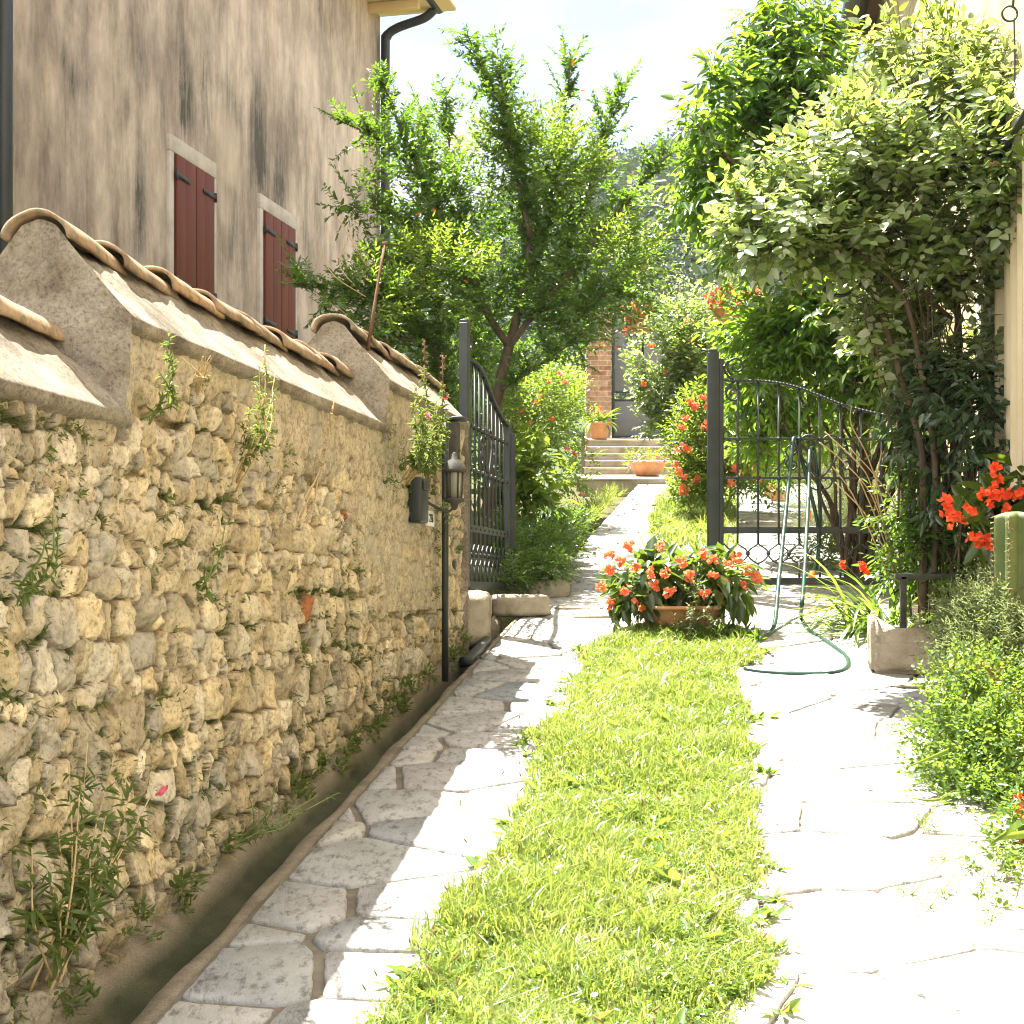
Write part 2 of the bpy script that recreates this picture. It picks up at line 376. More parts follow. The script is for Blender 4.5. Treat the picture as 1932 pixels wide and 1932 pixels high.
def flagstones(name, x0, x1, Y0, Y1, cw, cl, gap, seed, h=.012, skip=None):
    r = np.random.default_rng(seed); sites = []; Y = Y0; row = 0
    while Y < Y1:
        l = cl * r.uniform(.55, 1.5); wd = x1(Y) - x0(Y); v = -r.uniform(0, .4) * cw
        while v < wd + .1:
            sites.append((x0(Y) + v + r.uniform(-.1, .1) * cw, Y + l / 2 + r.uniform(-.3, .3) * l)); v += cw * r.uniform(.5, 1.55)
        Y += l
    S = np.array(sites); S2 = S * [1, cw / cl]; mb = MB()
    for i, c in enumerate(S):
        w0, w1 = x0(c[1]), x1(c[1]); sl = .15
        poly = [np.array(q) for q in ((c[0] - 1, c[1] - 1), (c[0] + 1, c[1] - 1), (c[0] + 1, c[1] + 1), (c[0] - 1, c[1] + 1))]
        g = gap * r.uniform(.5, 1.3)
        d = np.linalg.norm(S2 - S2[i], axis=1); near = np.argsort(d)[1:16]
        for j in near:
            e = (S[j] - c) * [1, (cw / cl) ** 2]; n = e / np.linalg.norm(e); mid = (S[j] + c) / 2
            poly = clip(poly, mid - n * g / 2, n)
            if len(poly) < 3: break
        if len(poly) < 3: continue
        for a, n in ((np.array([w0 + .012, c[1]]), np.array([-1, sl])), (np.array([w1 - .012, c[1]]), np.array([1, -sl])), (np.array([0, Y0]), np.array([0, -1.])), (np.array([0, Y1]), np.array([0, 1.]))):
            poly = clip(poly, a, n / np.linalg.norm(n))
            if len(poly) < 3: break
        if len(poly) < 3: continue
        p = np.array(poly); ar = .5 * abs(np.dot(p[:, 0], np.roll(p[:, 1], 1)) - np.dot(p[:, 1], np.roll(p[:, 0], 1)))
        if ar < .004: continue
        if skip is not None and skip(p.mean(0)): continue
        # break the straight edges
        pts = []
        for k in range(len(p)):
            a, b = p[k], p[(k + 1) % len(p)]; L = np.linalg.norm(b - a); m = max(1, int(L / .022))
            for t in np.arange(m) / m: pts.append(a + (b - a) * t)
        q = np.array(pts)
        for _ in range(1): q = .7 * q + .15 * (np.roll(q, 1, 0) + np.roll(q, -1, 0))
        cen = q.mean(0); q3 = np.concatenate([q, np.full((len(q), 1), seed)], 1)
        q = q + np.stack([fbm(q3 * 22, 5, 3) - .5, fbm(q3 * 22 + 40, 6, 3) - .5], -1) * .013
        m = len(q); top = cen + (q - cen) * (1 - .007 / np.maximum(np.linalg.norm(q - cen, axis=1, keepdims=True), .02))
        tx, ty, dz = r.normal(0, .008), r.normal(0, .008), r.uniform(-.003, .005)
        zt = gz(top[:, 1]) + h + dz + (top - cen) @ np.array([tx, ty])
        V = np.concatenate([np.c_[q, gz(q[:, 1]) - .012], np.c_[q, gz(q[:, 1]) + h * .55], np.c_[top, zt]])
        a = np.arange(m); b = (a + 1) % m
        mb.add(V, np.stack([a, b, b + m, a + m], -1), np.stack([a + m, b + m, b + 2 * m, a + 2 * m], -1)); mb.F.setdefault(m, []).append(np.array([np.arange(m) + 2 * m]) + mb.n - 3 * m)
    return struct(name, mb, M['flag'], False)
flagstones('path', lambda Y: Xkerb(Y) + .01, lambda Y: Xg0(Y) + .10, 1.6, 8.35, .40, .30, .026, 21)
flagstones('path_right', lambda Y: Xg1(Y) - .08, lambda Y: Xr(Y) + .35, 1.6, 8.35, .46, .36, .017, 22)
flagstones('path_crossing', lambda Y: Xkerb(Y) + .01, lambda Y: Xr(Y) + .45, 8.37, 13.1, .46, .38, .022, 23)
flagstones('path_upper', lambda Y: Xkerb(Y) - .02, lambda Y: Xg0(Y) + .05, 13.1, 19.5, .42, .36, .03, 24)
flagstones('path_upper_right', lambda Y: Xg1(Y) - .05, lambda Y: Xr(Y) + .3, 13.1, 19.5, .42, .36, .03, 25)
# gutter between the wall and the paving
def gutter():
    Ys = np.linspace(1.0, 9.0, 320); V = []; prof = [(-.08, .03), (0, .01), (.10, -.002), (.20, -.03), (.28, -.055), (.5, -.062), (.66, -.05), (.74, -.012), (.80, .004), (.9, .008), (.985, .006), (1.0, -.03)]
    wet = []
    for Y in Ys:
        a, b = Xwall(Y), Xkerb(Y) + .012; deep = 1 + 1.6 * max(0, min(1, (Y - 5.5) / 2.5)); wob = .03 * math.sin(Y * 5.1) + .02 * math.sin(Y * 11.3 + 1)
        for k, (t, z) in enumerate(prof):
            tt = t + (wob if 2 <= k <= 8 else 0); p = [a + (b - a) * tt, Y, float(gz(Y)) + z * (deep if z < 0 else 1)]
            p[2] += .006 * (float(vnoise(np.array(p) * 25)) - .5); V.append(p); wet.append(max(0, -z / .045))
    return MB().add(np.array(V), grid_faces(320, len(prof))[:, ::-1]), np.array(wet)
def mat_gutter():
    m, nt, out = new_mat('gutter_concrete'); co = coords(nt)
    at = nt.nodes.new('ShaderNodeAttribute'); at.attribute_name = 'wet'
    n = noise(nt, 9, 6, .7, co); r = ramp(nt, [(.3, (.12,.10,.07)), (.5, (.20,.168,.122)), (.7, (.29,.25,.19))]); nt.links.new(n, r.inputs[0])
    n2 = noise(nt, 5, 4, .6, co); r2 = ramp(nt, [(.35, (.035,.04,.016)), (.65, (.085,.085,.04))]); nt.links.new(n2, r2.inputs[0])
    s = nt.nodes.new('ShaderNodeMath'); s.operation = 'ADD'; s.use_clamp = True; nt.links.new(at.outputs['Fac'], s.inputs[0])
    s0 = nt.nodes.new('ShaderNodeMath'); s0.operation = 'MULTIPLY_ADD'; nt.links.new(n, s0.inputs[0]); s0.inputs[1].default_value = 1.2; s0.inputs[2].default_value = -.66; nt.links.new(s0.outputs[0], s.inputs[1])
    c = mixrgb(nt, r.outputs[0], r2.outputs[0], s.outputs[0]); sp = noise(nt, 220, 3, .8, co); r3 = ramp(nt, [(.4, (.6,.58,.55)), (.6, (1.15,1.15,1.12))]); nt.links.new(sp, r3.inputs[0])
    c = mixrgb(nt, c, r3.outputs[0], .8, 'MULTIPLY')
    p = principled(nt, out, .8, .3); nt.links.new(c, p.inputs['Base Color']); bump(nt, sp, .7, .004, p)
    return m
mb, wet = gutter()
struct('gutter', mb, mat_gutter(), True, {'wet': wet})
# ------------------------------------------------------------------ grass strip
M['grass_base'] = mat_noise('grass_soil', [(.05,.055,.016),(.085,.1,.025),(.11,.12,.04)], 8, .95, .1, .6, 60, .01)
M['grass'] = mat_leaf('grass_blades', [(.07,.125,.018),(.13,.195,.03),(.20,.26,.055),(.36,.35,.19)], (.46,.54,.08), .42, .30, .8)
M['clover'] = mat_leaf('clover_leaves', [(.05,.115,.014),(.09,.17,.025),(.15,.225,.05)], (.38,.50,.06), .36, .26, .9)
def wob(Y, s): return .15 * (fbm(np.stack([np.asarray(Y) * 3.0, np.full(np.shape(Y), s * 3.1), np.zeros(np.shape(Y))], -1), 2, 3) - .5) * 2
def grass_field(name, Y0, Y1, nb, ncl, dens, hmul=1.0):
    struct(name + '_soil', strip(lambda Y: Xg0(Y) + .09, lambda Y: Xg1(Y) - .09, Y0 + .15, Y1, .015, 120, 14, .02), M['grass_base'])
    def pts(n):
        u = rng.uniform(0, 1, n); Y = Y0 + (Y1 - Y0) * (1 - (1 - u) ** .8 if dens else u); t = rng.uniform(0, 1, n)
        Y = Y0 + (Y1 - Y0) * u ** (1.45 if dens else 1); Y = Y + (0 if dens else .5) * rng.normal(0, 1, n)
        a, b = Xg0(Y) - .03 + wob(Y, 1), Xg1(Y) + .03 + wob(Y, 2)
        X = a + (b - a) * t; edge = np.minimum(t, 1 - t)
        keep = rng.uniform(0, 1, n) < np.clip(edge * 9 + .25, 0, 1)
        f = fbm(np.stack([X * 5, Y * 5, X * 0], -1), 8, 3); keep &= rng.uniform(0, 1, n) < np.clip((f - .22) * 4, .45, 1)
        X, Y, f = X[keep], Y[keep], f[keep]
        return np.stack([X, Y, gz(Y) + .015], -1), f
    p, f = pts(nb); m = len(p)
    f2 = fbm(np.stack([p[:, 0] * 1.7, p[:, 1] * 1.7, 0 * p[:, 0] + 3], -1), 18, 3); h = rng.uniform(.024, .080, m) * (.1 + 1.1 * f + 1.5 * np.clip(f2 - .42, 0, 1) + (rng.uniform(0, 1, m) < .06) * .6) * hmul; lean = rand_unit(m) * [1, 1, 0] * rng.uniform(.3, 1.5, (m, 1)); wv = nrm(np.cross(UP + 0 * lean, rand_unit(m) * [1, 1, 0])) * (rng.uniform(.0016, .0034, m) * (1.0 if dens else 2.2))[:, None]
    mid = p + (UP * .6 + lean * .3) * h[:, None]; tip = p + (UP * .85 + lean) * h[:, None]
    V = np.stack([p - wv, p + wv, mid + wv * .8, mid - wv * .8, tip], 1).reshape(-1, 3); b = np.arange(m)[:, None] * 5
    mb = MB().add(V, b + np.array([[0, 1, 2, 3]]), b + np.array([[3, 2, 4]]))
    tag(obj(name, mb, M['grass'], None), kind='stuff')
    p, f = pts(ncl); m = len(p); mb = MB()
    for k in range(3):
        a = rng.uniform(0, 6.28, m) if k == 0 else a + 2.09
        d = np.stack([np.cos(a), np.sin(a), rng.uniform(-.05, .45, m)], -1)
        q = p + UP * (rng.uniform(.006, .030, m) * (.4 + 1.3 * f) * hmul)[:, None]
        L = rng.uniform(.008, .019, m) * (1 if dens else 2.0)
        mb.addm(leaf_geo(q, d, UP + .6 * rng.normal(size=(m, 3)), L, L * rng.uniform(.45, .95, m), .1, .1))
    # plantain and dandelion rosettes
    rp, _ = pts(260 if dens else 120)
    for q in rp:
        k = rng.integers(4, 9); a = rng.uniform(0, 6.28, k); d = np.stack([np.cos(a), np.sin(a), rng.uniform(.25, 1.5, k)], -1)
        L = rng.uniform(.03, .10, k); mb.addm(leaf_geo(np.repeat(q[None], k, 0), d, UP + .2 * rng.normal(size=(k, 3)), L, L * rng.uniform(.16, .4), .12, .25))
    for side in (0, 1):      # weeds that spill over the edges
        for i in range(46 if dens else 16):
            Y = rng.uniform(Y0 + .1, Y1); X = (Xg0(Y) + wob(Y, 1) * .7 - rng.uniform(-.05, .09)) if side == 0 else (Xg1(Y) + wob(Y, 2) * .7 + rng.uniform(-.05, .10)); k = rng.integers(7, 20); a = rng.uniform(0, 6.28, k)
            d = np.stack([np.cos(a), np.sin(a), rng.uniform(.1, 1.1, k)], -1); L = rng.uniform(.02, .06, k); mb.addm(leaf_geo(np.repeat(G(X, Y, .012)[None], k, 0) + rng.normal(0, .014, (k, 3)) * [1, 1, .2], d, UP + .4 * rng.normal(size=(k, 3)), L, L * rng.uniform(.2, .6), .12, .2))
    tag(obj(name.replace('grass', 'clover'), mb, M['clover'], None), kind='stuff')
grass_field('grass', 2.6, 8.45, 125000, 20000, True)
grass_field('grass_beyond_gate', 13.2, 19.0, 22000, 7000, False, 2.2)
# seed heads and small daisies in the grass
M['seed'] = mat_leaf('seed_heads', [(.20,.13,.06),(.3,.2,.1)], (.4,.28,.12), .3, .7, .2)
M['daisy'] = mat_leaf('white_petals', [(.8,.8,.76),(.75,.68,.72)], (.8,.8,.75), .3, .6, .2)
mb = MB(); md = MB()
for i in range(110):
    Y = 2.9 + 5 * rng.uniform() ** 1.3; t = rng.choice([rng.uniform(-.12, .1), rng.uniform(0, 1)]); X = Xg0(Y) + (Xg1(Y) - Xg0(Y)) * t
    h = rng.uniform(.06, .13); ln = rng.normal(0, .03, 2); b = G(X, Y, .01); tp = b + [ln[0], ln[1], h]
    mb.addm(tube([b, (b + tp) / 2 + [ln[0] * -.2, 0, 0], tp], [.0007, .0006, .0005], 3)); mb.addm(tube([tp, tp + [ln[0] * .15, 0, .007], tp + [ln[0] * .3, 0, .016]], [.0015, .0026, .001], 5))
tag(obj('meadow_seed_heads', mb, M['seed'], None), kind='stuff')
n = 45; Y = 2.9 + 5.3 * rng.uniform(0, 1, n) ** 1.2; X = Xg0(Y) + (Xg1(Y) - Xg0(Y)) * rng.uniform(.02, .98, n)
c = np.stack([X, Y, gz(Y) + rng.uniform(.04, .07, n)], -1); md.addm(flower_geo(c, UP + .5 * rng.normal(size=(n, 3)), rng.uniform(.004, .009, n), 7, .2))
tag(obj('meadow_daisies', md, M['daisy'], None), kind='stuff')
# ------------------------------------------------------------------ the rubble wall
wd = nrm(np.array([.17, 1, 0])); wnr = np.array([wd[1], -wd[0], 0])        # along / out of the wall
def W(Y, n, z): return np.array([Xwall(Y), Y, 0]) + wnr * n + UP * z
SECT = [(1.4, 3.79, .43, .687), (3.79, 6.33, .67, .931), (6.33, 7.97, .86, 1.12)]
wall = empty('stone_wall', [Xwall(5) - .2, 5, gz(5)], 'old rubble stone wall with stepped plastered tile-topped coping along the left of the lane', 'wall')
JOINTS = []
def rubble():
    step = .0045; Y0, Y1 = 1.9, 7.97; LS = (Y1 - Y0) * 1.0129; z0, z1 = -1.3, .90
    nu, nv = int(LS / step), int((z1 - z0) / step)
    s = np.arange(nu) * step; z = z0 + np.arange(nv) * step; SS, ZZ = np.meshgrid(s, z, indexing='ij')
    q = np.stack([SS * 7, ZZ * 7, 0 * SS], -1)
    S_ = SS + .04 * (fbm(q * 2.4, 31, 3) - .5) ; Z_ = ZZ + .04 * (fbm(q * 2.4 + 77, 33, 3) - .5)
    r = np.random.default_rng(5); sites = []
    zc = z0
    while zc < z1:
        h = r.choice([.048, .064, .082, .10, .125], p=[.18, .28, .28, .17, .09]); x = -r.uniform(0, .1)
        wave = r.uniform(0, 6)
        while x < LS:
            k = r.uniform()
            wdt = h * (r.uniform(.55, 1.05) if k < .7 else r.uniform(1.05, 1.6))
            zz = zc + h / 2 + .014 * math.sin(x * 2.3 + wave) + r.normal(0, .009)
            if k < .16 and h > .075:      # two small ones on top of each other
                sites.append((x + wdt / 2, zz + h * .25, wdt * .5, h * .27)); sites.append((x + wdt / 2 + r.normal(0, .012), zz - h * .26, wdt * .5, h * .26))
            else: sites.append((x + wdt / 2, zz, wdt * .50, h * r.uniform(.46, .58)))
            x += wdt * r.uniform(.98, 1.05)
        zc += h * .99
    big = 9.0; d1 = np.full((nu, nv), big); d2 = d1.copy(); idn = np.zeros((nu, nv), int)
    for i, (cx, cz, a, b) in enumerate(sites):
        R = 2.0 * max(a, b) + .04
        i0, i1 = max(0, int((cx - R) / step)), min(nu, int((cx + R) / step)); j0, j1 = max(0, int((cz - R - z0) / step)), min(nv, int((cz + R - z0) / step))
        if i0 >= i1 or j0 >= j1: continue
        rot = r.normal(0, .16); dx = S_[i0:i1, j0:j1] - cx; dz = Z_[i0:i1, j0:j1] - cz
        u = dx * math.cos(rot) + dz * math.sin(rot); v = -dx * math.sin(rot) + dz * math.cos(rot)
        pw = r.uniform(2.6, 6.0); d = ((np.abs(u) / a) ** pw + (np.abs(v) / b) ** pw) ** (1 / pw)
        A, B = d1[i0:i1, j0:j1], d2[i0:i1, j0:j1]
        m = d < A; B[...] = np.where(m, A, np.minimum(B, d)); idn[i0:i1, j0:j1] = np.where(m, i, idn[i0:i1, j0:j1]); A[...] = np.where(m, d, A)
    ns = len(sites); sa = np.array(sites)
    edge = np.minimum(np.clip((d2 - d1) / .12, 0, 1), np.clip((1.2 - d1) / .11, 0, 1))      # 0 in the joints
    edge = np.clip(edge + .45 * (fbm(np.stack([SS * 30, ZZ * 30, 0 * SS], -1), 3, 3) - .5), 0, 1)
    e = edge * edge * (3 - 2 * edge)
    pro = r.uniform(.002, .018, ns)[idn] * np.clip(np.minimum(sa[:, 2], sa[:, 3])[idn] / .03, .55, 1.3)
    tx, tz = r.normal(0, .15, ns)[idn], r.normal(.03, .16, ns)[idn]
    loc = (SS - sa[idn, 0]) * tx + (ZZ - sa[idn, 1]) * tz
    dome = 1 - .22 * np.clip(d1, 0, 1) ** 3
    # facets: each stone carries two cut planes
    fx, fz, fo = r.normal(0, .5, ns), r.normal(0, .5, ns), r.uniform(.003, .014, ns)
    fac = np.minimum(0, fo[idn] - ((SS - sa[idn, 0]) * fx[idn] + (ZZ - sa[idn, 1]) * fz[idn]))
    gx, gz_, go = r.normal(0, .5, ns), r.normal(0, .5, ns), r.uniform(.004, .016, ns)
    fac = fac + np.minimum(0, go[idn] - ((SS - sa[idn, 0]) * gx[idn] + (ZZ - sa[idn, 1]) * gz_[idn]))
    q3 = np.stack([SS, ZZ, idn * .37], -1)
    rough = .016 * (fbm(q3 * [30, 30, 1], 9, 4) - .5) + .006 * (fbm(q3 * [100, 100, 1], 12, 3) - .5)
    rough = rough - .020 * np.abs(fbm(q3 * [17, 17, 1], 25, 3) - .5) * 2 + .004
    mort = .012 * (fbm(np.stack([SS * 16, ZZ * 16, 0 * SS], -1), 14, 4) - .5)
    depth = np.clip(.010 + .04 * (fbm(np.stack([SS * 2.1, ZZ * 2.6, 0 * SS], -1), 15, 2) - .5), -.012, .03)
    H = e * (pro * dome + loc + fac * .8 + rough + .004) + (1 - e) * (mort * 1.5 + depth - .026)
    # rendered-over stretch high under the coping
    Yg = Y0 + SS / 1.0129
    top = np.where(Yg < 3.79, .43, np.where(Yg < 6.33, .67, .86))
    dzt = top - ZZ; ren = np.clip((.22 + .30 * (fbm(np.stack([SS * 2.2, ZZ * 3, 0 * SS + 4], -1), 16, 3) - .5) * 2 - dzt) / .12, 0, 1) * np.where(Yg < 3.79, .35, 1)
    ren = np.maximum(ren, .8 * np.clip((fbm(np.stack([SS * 1.3, ZZ * 1.9, 0 * SS + 9], -1), 19, 3) - .60) / .08, 0, 1) * (ZZ > -.1))
    H = H - .012
    H = H * (1 - ren * .80) + ren * (.016 + .01 * (fbm(np.stack([SS * 12, ZZ * 12, 0 * SS], -1), 17, 4) - .5))
    Vv = np.stack([Xwall(Yg) + wnr[0] * H, Yg + wnr[1] * H, ZZ], -1).reshape(-1, 3)
    Q = grid_faces(nu, nv)
    zc_ = ZZ.ravel(); g = gz(Yg).ravel(); tp = top.ravel()
    ok = (zc_[Q].min(1) > g[Q[:, 0]] - .10) & (zc_[Q].max(1) < tp[Q[:, 0]] + .012)
    Q = Q[ok]; used = np.unique(Q); mp = np.full(nu * nv, -1); mp[used] = np.arange(len(used))
    # colour of each stone
    base = np.array([(.46,.375,.235),(.54,.445,.285),(.49,.415,.28),(.58,.485,.32),(.42,.35,.235),(.52,.415,.25)])
    cs = base[r.integers(0, len(base), ns)] * r.uniform(.68, 1.22, (ns, 1)); gm = r.uniform(0, 1, ns) < .3; cs[gm] = cs[gm] * .65 + .35 * cs[gm].mean(1, keepdims=True) * [1.02, 1.0, .93]
    br = r.uniform(0, 1, ns) < .004; cs[br] = (.33, .12, .05)
    c = cs[idn]; mc = np.array([.25, .19, .10]); c = c * e[..., None] + mc * (1 - e[..., None])
    c = c * (1 - .85 * ren[..., None]) + np.array([.42, .36, .26]) * .85 * ren[..., None]
    moss = np.clip((1 - e) * 1.25 * np.clip((fbm(np.stack([SS * 3.5, ZZ * 4.5, 0 * SS + 2], -1), 21, 4) - .43) / .12, 0, 1), 0, 1) * (1 - ren * .8)
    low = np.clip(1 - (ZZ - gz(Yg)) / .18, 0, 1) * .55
    jm = (moss > .35) & (H < .012) & (ZZ > gz(Yg) + .02) & (ZZ < top - .05) & (Yg > 3); ji = np.argwhere(jm); JOINTS.extend([(Yg[a_, b_], ZZ[a_, b_], H[a_, b_]) for a_, b_ in ji[rng.integers(0, len(ji), 1500)]])
    mb = MB().add(Vv[used], mp[Q])
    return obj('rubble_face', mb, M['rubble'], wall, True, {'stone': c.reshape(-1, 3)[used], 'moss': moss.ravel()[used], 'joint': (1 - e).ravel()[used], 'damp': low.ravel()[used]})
def mat_rubble():
    m, nt, out = new_mat('rubble_stone'); co = coords(nt)
    def A(n): a = nt.nodes.new('ShaderNodeAttribute'); a.attribute_name = n; return a
    c = A('stone').outputs['Vector']
    n1 = noise(nt, 16, 7, .68, co); r1 = ramp(nt, [(.30, (.52,.48,.41)), (.48, (1,1,1)), (.68, (1.28,1.27,1.25))]); nt.links.new(n1, r1.inputs[0])
    c = mixrgb(nt, c, r1.outputs[0], 1, 'MULTIPLY')
    n2 = noise(nt, 70, 5, .75, co); r2 = ramp(nt, [(.36, (.42,.38,.31)), (.48, (1,1,1)), (.66, (1.15,1.14,1.1))]); nt.links.new(n2, r2.inputs[0]); c = mixrgb(nt, c, r2.outputs[0], .8, 'MULTIPLY')
    n3 = noise(nt, 5, 3, .5, co); r3 = ramp(nt, [(.54, (0,0,0)), (.70, (1,1,1))]); nt.links.new(n3, r3.inputs[0]); c = mixrgb(nt, c, (.36,.34,.29), mixrgb(nt, (0,0,0), r3.outputs[0], .5))
    ms = nt.nodes.new('ShaderNodeMath'); ms.operation = 'MULTIPLY'; nt.links.new(A('moss').outputs['Fac'], ms.inputs[0]); ms.inputs[1].default_value = .95
    mg = ramp(nt, [(.35, (.03,.035,.012)), (.65, (.08,.095,.025))]); nt.links.new(n2, mg.inputs[0]); c = mixrgb(nt, c, mg.outputs[0], ms.outputs[0])
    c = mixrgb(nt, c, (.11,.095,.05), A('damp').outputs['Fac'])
    p = principled(nt, out, .88, .2); nt.links.new(c, p.inputs['Base Color'])
    b1 = bump(nt, n1, .9, .016, None); bump(nt, n2, .9, .007, p, b1)
    return m
M['rubble'] = mat_rubble(); rubble()
def mat_cap():
    m, nt, out = new_mat('coping_plaster'); co = coords(nt)
    n1 = noise(nt, 5, 6, .65, co); r1 = ramp(nt, [(.34, (.17,.14,.10)), (.5, (.31,.262,.195)), (.66, (.43,.375,.29))]); nt.links.new(n1, r1.inputs[0])
    n2 = noise(nt, 85, 6, .85, co); r2 = ramp(nt, [(.34, (.30,.28,.25)), (.5, (1,1,1)), (.66, (1.35,1.33,1.3))]); nt.links.new(n2, r2.inputs[0]); c = mixrgb(nt, r1.outputs[0], r2.outputs[0], .85, 'MULTIPLY')
    p = principled(nt, out, .9, .2); nt.links.new(c, p.inputs['Base Color']); b1 = bump(nt, n2, 1.0, .012, None); bump(nt, n1, .5, .03, p, b1)
    return m
M['cap'] = mat_cap()
core = MB()
for (a, b, zl, zr) in SECT:
    K = [W(Y, n, z) for Y in (a, b) for (n, z) in ((-.42, float(gz(a)) - .2), (-.14, float(gz(a)) - .2), (-.14, zl - .0), (-.42, zl - .0))]
    core.add(np.array(K), np.array([[0,1,2,3],[7,6,5,4],[0,4,5,1],[1,5,6,2],[2,6,7,3],[3,7,4,0]]))
obj('wall_core', core, M['cap'], wall)
# the broken end of the wall beside the gate
mb = MB(); ny, nz = 24, 90
zz = np.linspace(float(gz(7.9)) - .1, .87, nz); nn = np.linspace(.03, -.42, ny); V = []
for n_ in nn:
    for z_ in zz:
        p = W(7.975, n_, z_); V.append(p + wd * (.05 * float(fbm(np.array([n_ * 9, z_ * 9, 1.]), 4, 4)) - .012))
mb.add(np.array(V), grid_faces(ny, nz)); obj('wall_end', mb, M['cap'], wall, True)
for (a, b, zl, zr) in SECT:
    mb = MB(); prof = []
    key = [(-.01, zl - .045), (.035, zl - .03), (.04, zl - .005), (-.17, zr - .055), (-.20, zr - .035), (-.23, zr - .055), (-.45, zl - .005), (-.44, zl - .04)]
    for k in range(len(key) - 1):
        p, q_ = np.array(key[k]), np.array(key[k + 1]); m = max(1, int(np.linalg.norm(q_ - p) / .016))
        for t in np.arange(m) / m: prof.append(p + (q_ - p) * t)
    prof.append(np.array(key[-1])); prof = np.array(prof); npf = len(prof); Ys = np.linspace(a, b - .005, int((b - a) / .02)); V = []
    cen = np.array([-.2, (zl + zr) / 2])
    for i, Y in enumerate(Ys):
        # worn, slightly rounded near end
        e0 = min(1, (Y - a) / .05); sc = 1 - .10 * (1 - e0) ** 2
        pr = cen + (prof - cen) * sc
        V.append(np.stack([Xwall(Y) + wnr[0] * pr[:, 0], Y + wnr[1] * pr[:, 0], pr[:, 1]], -1))
    V = np.array(V); nz_ = fbm(V * 9, 41, 4) - .5; nz2 = fbm(V * 40, 43, 3) - .5
    out2 = np.zeros_like(V); dp = nrm(prof - cen); out2[..., 0] = dp[None, :, 0] * wnr[0]; out2[..., 1] = dp[None, :, 0] * wnr[1]; out2[..., 2] = dp[None, :, 1]
    V = V + out2 * (nz_ * .045 + nz2 * .012)[..., None]
    mb.add(V.reshape(-1, 3), grid_faces(len(Ys), npf)[:, ::-1])
    zlow = {.67: .36, .86: .60}.get(zl)
    if zlow:      # plastered gable end, down to the lower coping
        gn = np.linspace(-.455, .03, 40); gt = np.linspace(0, 1, 46); ge = []
        for n_ in gn:
            ztop = np.interp(n_, [-.455, -.24, -.2, -.16, .035], [zl + .0, zr - .03, zr - .015, zr - .03, zl + .0])
            for t_ in gt:
                q_ = W(a, n_, zlow + (ztop - zlow) * t_); bul = .035 * math.sin(math.pi * (n_ + .455) / .485) ** .5 + .05 * (1 - t_)
                ge.append(q_ - wd * (bul + .05 * (float(fbm(q_ * 11, 49, 4)) - .5) - .012))
        mb.add(np.array(ge), grid_faces(40, 46))
    # near gable end: rings shrinking to the middle, roughened
    rings = 14; E = []
    if zlow: obj('coping', mb, M['cap'], wall, True); continue
    c0 = V[0].mean(0)
    for k in range(rings):
        t = k / (rings - 1); R = c0 + (V[0] - c0) * (1 - t); R = R - wd * (.05 * math.sin(t * 1.57) * (1 - .2 * t) + .05 * (fbm(R * 14, 47, 4) - .5)[:, None] * min(1, t * 4)); E.append(R)
    mb.add(np.concatenate(E), grid_faces(rings, npf))
    obj('coping', mb, M['cap'], wall, True)
# ridge tiles
def mat_tile():
    m, nt, out = new_mat('clay_tile'); co = coords(nt)
    oi = nt.nodes.new('ShaderNodeObjectInfo')
    r0 = ramp(nt, [(0, (.235,.165,.105)), (.3, (.31,.22,.135)), (.6, (.27,.215,.145)), (1, (.34,.215,.115))]); nt.links.new(oi.outputs['Random'], r0.inputs[0])
    n1 = noise(nt, 9, 6, .7, co); r1 = ramp(nt, [(.32, (.45,.43,.38)), (.5, (.95,.93,.9)), (.68, (1.2,1.15,1.05))]); nt.links.new(n1, r1.inputs[0]); c = mixrgb(nt, r0.outputs[0], r1.outputs[0], 1, 'MULTIPLY')
    n2 = noise(nt, 28, 5, .7, co); r2 = ramp(nt, [(.50, (0,0,0)), (.62, (1,1,1))]); nt.links.new(n2, r2.inputs[0]); c = mixrgb(nt, c, (.15,.13,.085), r2.outputs[0])
    p = principled(nt, out, .85, .2); nt.links.new(c, p.inputs['Base Color']); bump(nt, n2, .3, .006, p)
    return m
M['tile'] = mat_tile()
def tile_mb(seed, pos, L=.40):
    nl, na = 9, 19; mb = MB(); a = np.linspace(math.radians(-6), math.radians(186), na); V = []
    for side in (0, 1):
        for i in range(nl):
            t = i / (nl - 1); R = (.090 - .014 * t) - side * .013
            y = t * L
            ring = np.stack([R * np.cos(a) * 1.02, np.full(na, y), R * np.sin(a) * .72 + .016 * (1 - t)], -1); V.append(ring)
    V = np.concatenate(V); V = V + (np.stack([fbm(V * 14 + seed * 9, 3 + k, 3) for k in range(3)], -1) - .5) * .012
    g = grid_faces(nl, na); o = nl * na
    Fs = [g, g[:, ::-1] + o]; i = np.arange(na - 1)
    Fs.append(np.stack([i, i + 1, i + 1 + o, i + o], -1)); e = (nl - 1) * na; Fs.append(np.stack([i + e, i + o + e, i + 1 + o + e, i + 1 + e], -1))
    j = np.arange(nl - 1) * na
    Fs.append(np.stack([j, j + o, j + na + o, j + na], -1)); k = na - 1; Fs.append(np.stack([j + k, j + na + k, j + na + o + k, j + o + k], -1))
    ax = np.array([wnr, wd, UP]); rz = rng.normal(0, .035); ax2 = np.array([wnr * math.cos(rz) + wd * math.sin(rz), wd * math.cos(rz) - wnr * math.sin(rz), UP])
    return mb.add(V @ ax2 + pos, *Fs)
tn = 0
